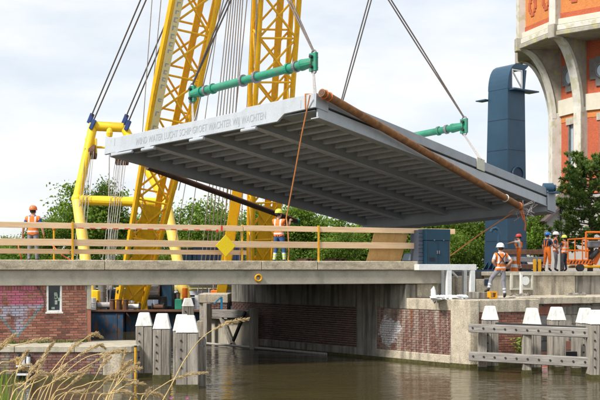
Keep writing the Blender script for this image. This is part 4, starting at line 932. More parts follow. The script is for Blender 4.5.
#@@CRANE
# ------------------------------------------------------------------ floating crane: pontoon, twin lattice booms, gantry
PY = 54.2; PZT = H - 42 * PY / FPX
pt = thing('crane_pontoon', 'blue rust streaked pontoon floating behind the fixed bridge', 'pontoon', (-7, 62, 0))
xl, xr = at(70, 0, PY).x, at(252, 0, PY).x
xm = at(123.5, 0, PY).x
b_ = MB().box(xl - 4, xm, PY, PY + 22, -1.2, PZT); obj('hull', b_, M['hull'], pt, bevel=.03)
b_ = MB().box(xm + .03, xr, PY + .5, PY + 22, -1.2, PZT - .04); obj('hull', b_, M['hull'], pt, bevel=.03)
b_ = MB().box(xl - 4, xr, PY - .1, PY + .3, PZT + .003, PZT + .1); b_.box(xm + .03, xr + .0, PY + .34, PY + .9, PZT + .003, PZT + .09); obj('rubbing_strake', b_, M['brown'], pt, bevel=.01)
for x in np.arange(xl - 3, xr, 1.35):
    b_ = MB().box(x - .03, x + .03, (PY if x < xm else PY + .5) - .025, PY + .7, -.9, PZT - .05); obj('hull_seam', b_, M['hull'], pt)

def lattice(t, P, Q, w0, w1, w2, tap, side, mt, name, panels=14, chord=.10, lace=.05, depthf=1.0):
    """square lattice boom from P to Q: four chords and laced faces. side = sideways direction"""
    P, Q = Vector(P), Vector(Q); d = (Q - P).normalized(); sx = (Vector(side) - d * Vector(side).dot(d)).normalized(); sy = d.cross(sx); Lg = (Q - P).length
    def wd(k):
        if k < tap: return w0 + (w1 - w0) * k / tap
        return w1 + (w2 - w1) * max(0, (k - .8) / .2)
    def pt_(k, a, b): return P + d * Lg * k + sx * a * wd(k) / 2 + sy * b * wd(k) / 2 * depthf
    ks = [i / panels for i in range(panels + 1)]
    cor = [(-1, -1), (1, -1), (1, 1), (-1, 1)]
    for a, b in cor:
        q = MB(); 
        for k0, k1 in ((0, tap), (tap, .8), (.8, 1)): q.tube(pt_(k0, a, b), pt_(k1, a, b), chord, n=8)
        obj('chord', q, mt, t)
    for f in range(4):
        (a0, b0), (a1, b1) = cor[f], cor[(f + 1) % 4]
        for i in range(panels):
            k0, k1 = ks[i], ks[i + 1]; km = (k0 + k1) / 2
            if f % 2 == 0:
                for u_, v_ in (((k0, a0, b0), (k1, a1, b1)), ((k0, a1, b1), (k1, a0, b0))):
                    q = MB().tube(pt_(*u_), pt_(*v_), lace, n=6); obj('lacing', q, mt, t)
            else:
                u_, v_ = ((k0, a0, b0), (k1, a1, b1)) if i % 2 else ((k0, a1, b1), (k1, a0, b0))
                q = MB().tube(pt_(*u_), pt_(*v_), lace, n=6); obj('lacing', q, mt, t)
            q = MB().tube(pt_(k0, a0, b0), pt_(k0, a1, b1), lace, n=6); obj('batten', q, mt, t)
    return pt_, d, sx, sy, Lg
T1 = Vector((.30, 40, 34)); T2 = Vector((.35, 40.6, 34)); 
B1 = at(130, 308, 56.5); B2 = at(258, 306, 58.5)
bm1 = thing('crane_boom', 'left yellow lattice crane boom leaning right, with pale name panel', 'crane boom', B1, 'yellow lattice booms of the floating crane')
pf1, d1, sx1, sy1, L1 = lattice(bm1, B1, T1, 1.25, 2.0, .9, .33, (1, .12, 0), M['yellow'], 'boom', 17, .14, .055, .8)
bm2 = thing('crane_boom', 'right yellow lattice crane boom standing nearly upright behind the leaf', 'crane boom', B2, 'yellow lattice booms of the floating crane')
pf2, d2, sx2, sy2, L2 = lattice(bm2, B2, T2, .95, 1.85, .9, .33, (1, .25, 0), M['yellow'], 'boom', 17, .13, .055, .8)
# plated foot sections and walkway plates
for t, pf_ in ((bm1, pf1), (bm2, pf2)):
    q = [pf_(.02, -.75, -1), pf_(.02, .75, -1), pf_(.17, .55, -1), pf_(.17, -.55, -1)]; b_ = MB().add([v for v in q] + [v + Vector((0, .06, 0)) for v in q], [(0, 1, 2, 3), (7, 6, 5, 4), (0, 4, 5, 1), (1, 5, 6, 2), (2, 6, 7, 3), (3, 7, 4, 0)]); obj('foot_plate', b_, M['yellow'], t)
    b_ = MB().bar(pf_(.0, .55, .9), pf_(.78, .35, .9), .34, .05); obj('inner_ladder', b_, M['yellow'], t)
# pale name panel on the near left chord of the first boom, with illegible dark marks
u0, u1 = .27, .60
vdir = (pf1(u1, -1, -1) - pf1(u0, -1, -1)).normalized(); sdir = (pf1(u0, 1, -1) - pf1(u0, -1, -1)).normalized(); fn = vdir.cross(sdir); fn = -fn if fn.y > 0 else fn
o_ = pf1(u0, -1, -1) + fn * .15 + sdir * .05; ln_ = (pf1(u1, -1, -1) - pf1(u0, -1, -1)).length
pn = obj('name_panel', MB().prism([(0, 0), (.36, 0), (.36, ln_), (0, ln_)], o_, sdir, vdir, fn, .02), pm('panel_cream', (.86, .74, .38), (.82, .69, .33), 3, .5, .02), bm1)
b_ = MB(); y = .35
rr = random.Random(5)
while y < ln_ - .4:
    h_ = rr.uniform(.16, .24)
    b_.prism([(.10, y), (.16, y), (.16, y + h_), (.10, y + h_)], o_ + fn * .021, sdir, vdir, fn, .004)
    b_.prism([(.16, y + h_ - .05), (.27, y + h_ - .05), (.27, y + h_), (.16, y + h_)], o_ + fn * .021, sdir, vdir, fn, .004)
    if rr.random() < .6: b_.prism([(.16, y), (.26, y), (.26, y + .05), (.16, y + .05)], o_ + fn * .021, sdir, vdir, fn, .004)
    y += h_ + (.16 if rr.random() < .7 else .5)
obj('marks', b_, pm('mark_grey', (.42, .42, .46), None, 3, .6, 0), pn, kind='stuff')
# ropes lying along the booms
b_ = MB()
for k in range(2): b_.path([pf2(.03, -1.12 - k * .14, -1.1), pf2(.5, -1.12 - k * .14, -1.1), pf2(1, -1.2, -1)], .035, 6)
obj('rope', b_, M['greywire'], bm2)
b_ = MB()
for k in range(2): b_.path([pf1(.2, 1.15 + k * .16, -1), pf1(.6, 1.15 + k * .16, -1), pf1(1, 1.2, -1)], .03, 6)
obj('rope', b_, M['greywire'], bm1)
b_ = MB().bar(T1 + Vector((-1.2, 0, .2)), T2 + Vector((4.6, 0, .2)), .7, .7); obj('head_beam', b_, M['yellow'], bm1)

# gantry frame
GY0, GY1 = 60.5, 57.0
gt = thing('crane_gantry', 'bright yellow tubular gantry frame standing left of the booms', 'gantry', at(87, 305, GY1))
tl, tr = at(93.5, 126, GY0), at(124, 127.5, GY0); ml, mr_ = at(77, 199, GY0 - 1), at(166, 203, GY0 - 1); bl, br_ = at(92, 305, GY1), at(186, 303, GY1)
for a, c, r0, mt in ((tl + Vector((0, 0, .1)), ml, .26, 'gantry'), (ml, bl, .30, 'paleyellow'), (tr, mr_, .25, 'gantry'), (mr_, br_, .30, 'paleyellow')):
    b_ = MB().tube(a, c, r0, n=32); obj('leg', b_, M[mt], gt, smooth=False)
b_ = MB().tube(tl, tr, .28, n=32); obj('crossbar', b_, M['gantry'], gt)
b_ = MB().tube(at(77, 200, GY0 - 1), at(167, 203, GY0 - 1), .28, n=14); obj('crossbar', b_, M['gantry'], gt)
b_ = MB().tube(at(91, 147, GY0), at(110, 147.5, GY0), .07, n=8); obj('arm', b_, M['gantry'], gt)
for c in (ml, mr_): b_ = MB().lathe([(0.02, -.34), (.25, -.24), (.34, 0), (.25, .24), (.02, .34)], c, 12); obj('knuckle', b_, M['gantry'], gt, smooth=True)
for c in (at(90.5, 118, GY0), at(92.5, 124, GY0 - .3), at(125, 119, GY0), at(127.5, 125, GY0 - .3)):
    b_ = MB().bar(c - Vector((.1, 0, .3)), c + Vector((.12, 0, .25)), .22, .28, up=(0, 1, 0)); obj('backstay_lug', b_, pm('lug_blue', (.03, .07, .25), None, 4, .5, 0), gt, bevel=.02)
# second strut of the gantry, behind the diamond board
st = thing('crane_strut', 'slanting amber strut behind the yellow diamond board', 'strut', at(222, 303, 58)); b_ = MB().bar(at(220, 303, 58), at(238.5, 185, 56), .55, .45, up=(0, 1, 0)); obj('strut', b_, M['yellow'], st, bevel=.02)
b_ = MB().box(at(218, 0, 58).x, at(224, 0, 58).x, 57.7, 58.4, PZT, PZT + .4); obj('foot', b_, M['yellow'], st)
# backstays to the boom head
BG = 'backstay cables of the crane'
for px, y, px0, lab in ((90.5, 118, 140.5, 'outermost dark backstay cable rising from the left gantry corner'), (92.5, 123, 146, 'dark backstay cable next to the outermost one at the left gantry corner'), (125, 119, 175.5, 'dark backstay cable rising from the right gantry corner'), (127.5, 124, 180, 'second dark backstay cable rising from the right gantry corner')):
    a = at(px, y, GY0); sl = (px0 - px) / y; e = at(px0 + sl * 560, -560, 40.3)
    wire('backstay_cable', [a, a + (e - a) * .5, e], .045, M['wire'], lab, 'cable', BG)
# sheave blocks with rope bundles inside the gantry
for px, y0, y1, lab in ((91, 152, 196, 'brown sheave block with ropes beside the left gantry leg'), (122, 158, 201, 'brown sheave block with a wide bundle of grey ropes inside the gantry')):
    t = thing('sheave_block', lab, 'pulley block', at(px, y0, GY0 - .2), 'sheave blocks of the gantry'); wv = .28 if px < 100 else .34
    b_ = MB().tube(at(px, y0, GY0 - .2) - Vector((wv, 0, 0)), at(px, y0, GY0 - .2) + Vector((wv, 0, 0)), .42, n=16); obj('sheave', b_, M['brown'], t)
    b_ = MB().box(at(px, 0, GY0 - .2).x - wv - .05, at(px, 0, GY0 - .2).x + wv + .05, GY0 - .3, GY0 - .1, at(px, y0, GY0).z - .1, at(px, y0, GY0).z + .75); obj('cheek', b_, M['gantry'], t)
    for k in range(5 if px < 100 else 8):
        x = -wv + .05 + k * (2 * wv - .1) / (4 if px < 100 else 7); a = at(px, y0, GY0 - .2) + Vector((x, -.4 + .1 * (k % 2), 0)); b_ = MB().path([a, Vector((a.x - (.35 if px < 100 else .5) + (k % 3 - 1) * .12, 57.5, PZT + .3))], .018, 5); obj('rope', b_, M['greywire'], t)
hb = thing('small_hook_block', 'little yellow hook block hanging from the gantry crossbar', 'hook', at(109.5, 134, GY0 - 1)); b_ = MB().lathe([(.05, -.3), (.16, -.2), (.2, .0), (.15, .2), (.05, .3)], at(109.5, 133, GY0 - 1), 10); obj('block', b_, M['gantry'], hb)
b_ = MB().path([at(109.5, 128, GY0 - .8), at(109.5, 140, GY0 - 1), at(108, 300, GY0 - 1)], .035, 5); obj('rope', b_, M['greywire'], hb)
# loose ropes hanging from the head to the winches
FG = 'hoisting ropes of the floating crane'
ropes = [(152, 0, 134, 250), (161, 0, 150, 120)] + [(217, 0, 181, 210), (221, 0, 192, 215)] + [(229 + i * 2.3, 0, 202 + i * 4.1, 255) for i in range(7)] + [(247, 0, 222, 250), (252, 0, 240, 250), (300, 232, 298, 262)]
words = ['leftmost thin hoisting rope crossing the sky left of the left boom', 'thin rope running just left of the left boom', 'thin rope falling just right of the left boom', 'second thin rope right of the left boom'] + [w + ' rope of the grey bundle between the booms, counted from the left' for w in ('first', 'second', 'third', 'fourth', 'fifth', 'sixth', 'seventh')] + ['thin rope just right of the grey bundle between the booms', 'thin rope close to the left side of the right boom']
for (x0, y0, x1, y1), lab in zip(ropes, words):
    sl = (x1 - x0) / (y1 - y0); e = at(x0 - sl * 500, -500, 41.2); q = at(x1 + sl * (300 - y1), 300, 60)
    wire('hoisting_rope', [q, q + (e - q) * .5, e], .022 if 'bundle' not in lab else .026, M['greywire'], lab, 'cable', FG)
#@@PONTOONGEAR
# ------------------------------------------------------------------ gear on the pontoon, seen under the bridge
def pz(px, Y, y): return at(px, y, Y)
for px, lab in ((112.5, 'left'), (119.0, 'middle'), (125.5, 'right')):
    t = thing('bollard', 'stubby brown timber bollard, the %s one of three on the pontoon edge' % lab, 'bollard', (at(px, 0, 54.8).x, 54.8, PZT), 'bollards on the pontoon')
    x = at(px, 0, 54.8).x; b_ = MB().lathe([(.15, 0), (.15, .50), (.13, .56)], (x, 54.8, PZT), 10); obj('stump', b_, M['brown'], t)
    b_ = MB().lathe([(.165, .57), (.165, .62), (.1, .64)], (x, 54.8, PZT), 10); obj('cap', b_, M['darkrust'], t)
wn = thing('winch', 'big grey rope winch with dark blue side frame on the pontoon', 'winch', (at(152, 0, 57).x, 57, PZT))
c = at(152, 292, 57); b_ = MB().tube(c - Vector((.42, 0, 0)), c + Vector((.42, 0, 0)), .42, n=18); obj('drum', b_, M['grey'], wn)
for k in (-.45, .45): b_ = MB().tube(c + Vector((k - .03, 0, 0)), c + Vector((k + .03, 0, 0)), .58, n=18); obj('flange', b_, M['darkrust'], wn)
b_ = MB().box(c.x + .55, c.x + 1.15, 56.6, 57.6, PZT, c.z + .45); obj('side_frame', b_, M['blue'], wn, bevel=.05)
b_ = MB().box(c.x - .9, c.x + 1.3, 56.4, 57.8, PZT + .002, PZT + .22); obj('base', b_, M['dark'], wn)
dh = thing('engine_house', 'dark blue engine house with white and yellow band on the pontoon', 'deck house', (at(175, 0, 66).x, 66, PZT))
x0, x1 = at(158, 0, 66).x, at(240, 0, 66).x
b_ = MB().box(x0, x1, 66, 70, PZT, 1.62); obj('body', b_, M['navy'], dh)
b_ = MB().box(x0 - .1, x1 + .1, 65.9, 70.1, 1.623, 2.45); obj('white_band', b_, M['whitemetal'], dh)
b_ = MB().box(x0 - .1, x1 + .1, 65.86, 65.895, 1.95, 2.16); obj('yellow_band', b_, M['sign'], dh)
for i in range(10):
    x = x0 + .3 + i * (x1 - x0 - .6) / 9; b_ = MB().box(x - .14, x + .14, 65.95, 65.995, 1.15, 1.52); obj('window', b_, M['glass'], dh)
# navy site container on the pontoon, behind the railing
for px0, px1, y0, Y, nm, lab, mt in ((193, 243, 246, 63, 'site_container', 'navy blue site container partly hidden behind the lower railing plank', 'navy'), (178, 192, 250, 64, 'site_container', 'small bright blue container beside the navy site container', 'blue')):
    t = thing(nm, lab, 'container', at((px0 + px1) / 2, 262, Y)); x0, x1 = at(px0, 0, Y).x, at(px1, 0, Y).x; zt_ = at(0, y0, Y).z
    b_ = MB().box(x0, x1, Y, Y + 2.4, 2.76, zt_); obj('body', b_, M[mt], t)
    n_ = max(4, int((x1 - x0) / .28))
    for i in range(n_): x = x0 + (i + .5) * (x1 - x0) / n_; b_ = MB().box(x - .05, x + .05, Y - .04, Y - .001, 2.82, zt_ - .1); obj('corrugation', b_, M[mt], t)
    b_ = MB().box(x0 - .03, x1 + .03, Y - .05, Y + 2.45, zt_ + .002, zt_ + .12); obj('roof_rim', b_, M['dark'], t)
# assorted machinery: pumps, generator, hose reel, drums
def gear(px, Y, w, h, mt, name, label, cat, kind=0):
    x = at(px, 0, Y).x; t = thing(name, label, cat, (x, Y, PZT))
    if kind == 0:
        b_ = MB().box(x - w / 2, x + w / 2, Y, Y + .6, PZT + .06, PZT + h * .7); obj('body', b_, M[mt], t, bevel=.04)
        b_ = MB().box(x - w / 2 - .03, x + w / 2 + .03, Y - .03, Y + .63, PZT + .001, PZT + .06); obj('skid', b_, M['dark'], t)
        b_ = MB().tube((x - w * .2, Y + .3, PZT + h * .7), (x - w * .2, Y + .3, PZT + h), .06, n=10); obj('exhaust', b_, M['steel'], t)
    elif kind == 1:
        b_ = MB().tube((x, Y, PZT), (x, Y, PZT + h), w / 2, n=16); obj('drum', b_, M[mt], t)
        for z in (.3, .65): b_ = MB().torus((x, Y, PZT + h * z), (0, 0, 1), w / 2, .015, 16, 5); obj('hoop', b_, M[mt], t)
    else:
        b_ = MB().tube((x - w / 2, Y, PZT + h * .55), (x + w / 2, Y, PZT + h * .55), h * .3, n=14); obj('reel', b_, M[mt], t)
        for k in (-1, 1): b_ = MB().torus((x + k * w / 2, Y, PZT + h * .55), (1, 0, 0), h * .45, .03, 16, 5); obj('rim', b_, M['dark'], t)
        b_ = MB().box(x - w / 2, x + w / 2, Y - .3, Y + .3, PZT, PZT + .06); obj('skid', b_, M['dark'], t)
gear(88, 57, .5, 1.5, 'gantry', 'generator', 'yellow generator with exhaust at the left end of the pontoon', 'generator')
gear(95, 56, .35, 1.55, 'gantry', 'pump', 'tall yellow pump standing right of the yellow generator', 'pump')
gear(92, 55.2, .45, .7, 'whitemetal', 'fuel_tank', 'small white fuel tank on the left pontoon edge', 'tank', 1)
gear(102, 57.5, .42, 1.5, 'grey', 'gas_bottle', 'tall grey bottle with hoops among the pontoon gear', 'bottle', 1)
gear(113, 58, .6, 1.55, 'navy', 'pump', 'navy blue pump unit behind the brown bollards', 'pump')
gear(105, 55.5, .8, .55, 'greywire', 'rope_coil', 'coil of pale grey rope lying on the pontoon', 'rope', 2)
gear(133, 55.2, .7, .45, 'whitemetal', 'hose_reel', 'pale hose reel between the boom foot and the pile caps', 'reel', 2)
gear(180, 57, .55, 1.35, 'brown', 'pump', 'rust brown pump frame left of the distant white pile cap', 'pump')
gear(178.5, 55.5, .4, .9, 'green', 'valve_unit', 'green valve unit in front of the rust brown pump', 'valve')
gear(172, 58, .5, .9, 'navy', 'oil_drum', 'dark blue oil drum on the middle of the pontoon', 'drum', 1)
gear(168, 60, .35, 1.0, 'whitemetal', 'gas_bottle', 'white gas bottle standing right of the rope winch', 'bottle', 1)
gear(207, 57, .6, .95, 'navy', 'generator', 'navy generator box at the right end of the pontoon', 'generator')
gear(215, 58, .5, 1.5, 'lift', 'generator', 'orange generator box near the far quay wall', 'generator')
gear(198, 56.5, .35, .8, 'whitemetal', 'gas_bottle', 'white gas bottle right of the distant white pile cap', 'bottle', 1)
gear(98.5, 58, .5, 1.1, 'blue', 'control_cabin', 'small blue control cabin right of the tall yellow pump', 'cabin')
gear(163, 56, .45, .75, 'dark', 'oil_drum', 'black oil drum standing below the rope winch', 'drum', 1)
gear(185, 56, .3, 1.2, 'lift', 'gas_bottle', 'orange gas bottle directly left of the distant white pile cap', 'bottle', 1)
gear(158, 55.3, .6, .4, 'brown', 'rope_coil', 'coil of brown rope on the pontoon edge below the winch', 'rope', 2)
gear(110, 60, .4, 1.7, 'greywire', 'gas_bottle', 'tall pale grey bottle behind the brown bollards', 'bottle', 1)
gear(203, 60, .5, 1.0, 'gantry', 'pump', 'yellow pump set at the right end of the pontoon', 'pump')
pr = thing('pontoon_railing', 'thin white safety railing along the far side of the pontoon', 'railing', (at(150, 0, 62).x, 62, PZT))
for i in range(13):
    x = at(88 + i * 11, 0, 62).x; b_ = MB().tube((x, 62, PZT), (x, 62, PZT + 1.1), .03, n=6); obj('post', b_, M['whitemetal'], pr)
for z in (.55, 1.08): b_ = MB().tube((at(86, 0, 62).x, 62, PZT + z), (at(222, 0, 62).x, 62, PZT + z), .025, n=6); obj('rail', b_, M['whitemetal'], pr)
# yellow hinge feet of the first boom on the deck
for px in (119.5, 142.5):
    x = at(px, 0, 56).x; b_ = MB().prism([(-.3, 0), (.3, 0), (.16, 1.25), (-.16, 1.25)], (x, 55.9, PZT), (1, 0, 0), (0, 0, 1), (0, 1, 0), .14); ft = obj('hinge_foot', b_, M['yellow'], bm1, bevel=.01)
    b_ = MB().tube((x, 55.8, PZT + 1.0), (x, 56.2, PZT + 1.0), .12, n=12); obj('pin', b_, M['dark'], ft)

# ------------------------------------------------------------------ blue pylon on the right bank
PYX, PYY = at(505.5, 0, 56).x, 55.4
py = thing('bridge_pylon', 'tall dark blue steel pylon with curved open head on the right bank', 'pylon', (PYX, PYY, LZ))
th = R(36); eR = Vector((math.cos(th), math.sin(th), 0)); eL = Vector((-math.sin(th), math.cos(th), 0))     # right face along eR, left face along eL
zT = H + (HOR - 62) / FPX * PYY
cor0 = Vector((PYX, PYY, 0))
def pyl(z, wr, wl, o=0): 
    base = cor0 + Vector((0, 0, z)) - eL * o
    return [base, base + eR * wr, base + eR * wr + eL * wl, base + eL * wl]
zh = H + (HOR - 88) / FPX * PYY                     # underside of the head
q0, q1 = pyl(LZ, 1.50, 1.62), pyl(zh, 1.34, 1.42)
# base flares slightly to the left
q0[3] = q0[3] - eR * .0 + eL * .12
b_ = MB().add(q0 + q1, [(3, 2, 1, 0), (4, 5, 6, 7)] + [(i, (i + 1) % 4, 4 + (i + 1) % 4, 4 + i) for i in range(4)]); obj('shaft', b_, M['blue'], py, bevel=.02)
# head: curved hood over the left face sweeping to a lip at right, open window beneath
hz = zT - zh; curve = []
wr = 1.34
for k in range(9):
    a = math.pi / 2 * k / 8; curve.append((.0 + .62 * (1 - math.cos(a)), hz * math.sin(a) * .96 + 0))
outer = [(0, 0)] + curve[1:] + [(1.60, hz * 1.0), (1.52, hz * .86), (1.34, hz * .55), (1.25, 0), (1.06, 0), (1.06, hz * .80), (.32, hz * .80), (.32, 0)]
# plane: eR horizontally and z; extruded along eL
base = cor0 + Vector((0, 0, zh + .003))
# split in convex slices so the open frame stays open
b_ = MB(); b_.prism([(0, 0), (.32, 0), (.32, hz * .80)] + [(x, z) for x, z in reversed([c for c in curve if c[0] <= .32 and c[1] > 0])], base, eR, (0, 0, 1), eL, 1.42); obj('hood_side', b_, M['blue'], py)
top = [c for c in curve if c[1] > hz * .78]
b_ = MB(); b_.prism([(.32, hz * .803), (1.34, hz * .803), (1.60, hz * .97), (1.62, hz * 1.02), (.62, hz * .99)] + [(x, z) for x, z in reversed([c for c in curve if .2 < c[0] < .6])], base, eR, (0, 0, 1), eL, 1.42); obj('hood_top', b_, M['blue'], py)
b_ = MB(); b_.prism([(1.18, 0), (1.32, 0), (1.46, hz * .8), (1.22, hz * .8)], base, eR, (0, 0, 1), eL, .10); b_.prism([(1.18, 0), (1.32, 0), (1.46, hz * .8), (1.22, hz * .8)], base + eL * 1.30, eR, (0, 0, 1), eL, .10); obj('hood_cheek', b_, M['blue'], py)
b_ = MB()
for (xa, za, xb, zb) in ((.36, .05, .36, .78), (1.12, .05, 1.12, .78), (.36, .75, 1.12, .75), (.36, .05, 1.12, .05), (.4, .7, 1.1, .1)):
    p0_, p1_ = base + eR * xa + Vector((0, 0, hz * za)) + eL * .04, base + eR * xb + Vector((0, 0, hz * zb)) + eL * .04; b_.bar(p0_, p1_, .07, .07, up=(0, 1, 0))
obj('white_frame', b_, M['white'], py)
b_ = MB(); b_.prism([(.34, 0), (1.16, 0), (1.16, hz * .79), (.34, hz * .79)], base + eL * .75, eR, (0, 0, 1), eL, .03); obj('inner_panel', b_, M['grey'], py)
b_ = MB(); b_.obox(base + eR * 1.05 - eL * .05 + Vector((0, 0, -.06)), eR * .95, eL * .35, Vector((0, 0, .035))); obj('ledge', b_, M['blue'], py)
b_ = MB(); b_.obox(base + eL * 1.75 - eR * .0 + Vector((0, 0, -.45)), eR * .25, eL * .35, Vector((0, 0, .03))); obj('ledge', b_, M['blue'], py)
for k in range(1, 6):       # plate joints and rows of bolts on the two visible faces
    f_ = k / 6; z = LZ + (zh - LZ) * f_; wr_ = 1.50 + (1.34 - 1.50) * f_; wl_ = 1.62 + (1.42 - 1.62) * f_
    b_ = MB(); b_.obox(cor0 + eR * wr_ / 2 + Vector((0, 0, z)) + Vector((math.sin(th), -math.cos(th), 0)) * .006, eR * (wr_ / 2 - .03), eL * .006, Vector((0, 0, .014))); b_.obox(cor0 + eL * wl_ / 2 + Vector((0, 0, z)) - eR * .006, eL * (wl_ / 2 - .03), eR * .006, Vector((0, 0, .014))); obj('plate_joint', b_, M['navy'], py, kind='stuff')
# round port and flange foot with gusset plates
c = cor0 + eR * .75 + Vector((0, 0, at(0, 174, PYY).z)); nr = Vector((math.sin(th), -math.cos(th), 0))
b_ = MB().torus(c + nr * .04, nr, .42, .05, 22, 6); obj('port_ring', b_, M['blue'], py)
b_ = MB().tube(c + nr * .002, c + nr * .02, .38, n=20); obj('port_cover', b_, M['navy'], py)
b_ = MB(); mid = (q0[0] + q0[2]) / 2; b_.obox(Vector((mid.x, mid.y, LZ + .05)), eR * 1.2, eL * 1.2, Vector((0, 0, .05))); obj('base_flange', b_, M['navy'], py)
for k in range(5):
    for fdir, wdir, st_ in ((nr, eR, q0[0]), (-eR, eL, q0[0])):
        c = st_ + wdir * (.1 + k * .33) + Vector((0, 0, .1)); b_ = MB().prism([(0.0, 0), (.36, 0), (.0, .42)], c, fdir, (0, 0, 1), wdir, .05); obj('gusset', b_, M['navy'], py)
# blue gooseneck pipe in front of the pylon
b_ = MB(); gx = [at(499, 270.5, 51.8), at(499, 235, 51.8), at(498.3, 230, 51.8), at(496, 228, 51.8), at(492.5, 229, 51.8), at(491, 232, 51.8)]
gp = thing('vent_pipe', 'dark blue gooseneck vent pipe in front of the pylon', 'pipe', gx[0]); b_.path(gx, .08, 10); obj('pipe', b_, M['blue'], gp); b_ = MB().tube(gx[0], gx[0] + Vector((0, 0, .05)), .16, n=12); obj('flange', b_, M['navy'], gp)
# pipes and timbers stacked on the bank behind the red-helmeted worker
for i, (z, lab) in enumerate(((.25, 'lowest'), (.62, 'middle'), (1.0, 'top'))):
    q0_, q1_ = at(503, 0, 54.0), at(545, 0, 54.0); b_ = MB().bar(Vector((q0_.x, 54.0 + .1 * i, LZ + z)), Vector((q1_.x, 54.1, LZ + z)), .3, .26); tag(obj('timber_baulk', b_, M['brown'] if i != 1 else M['grey'], bevel=.02, origin=(q0_.x, 54, LZ + z)), lab + ' of three dark baulks stacked on the bank in front of the pylon', 'baulk', 'stacked baulks')
for px in (506, 541): b_ = MB().box(at(px, 0, 54.3).x - .08, at(px, 0, 54.3).x + .08, 54.24, 54.4, LZ, LZ + 1.2); tag(obj('stack_post', b_, M['dark'], origin=(at(px, 0, 54.3).x, 54.3, LZ)), 'dark upright post at the %s end of the baulk stack' % ('left' if px < 520 else 'right'), 'post')

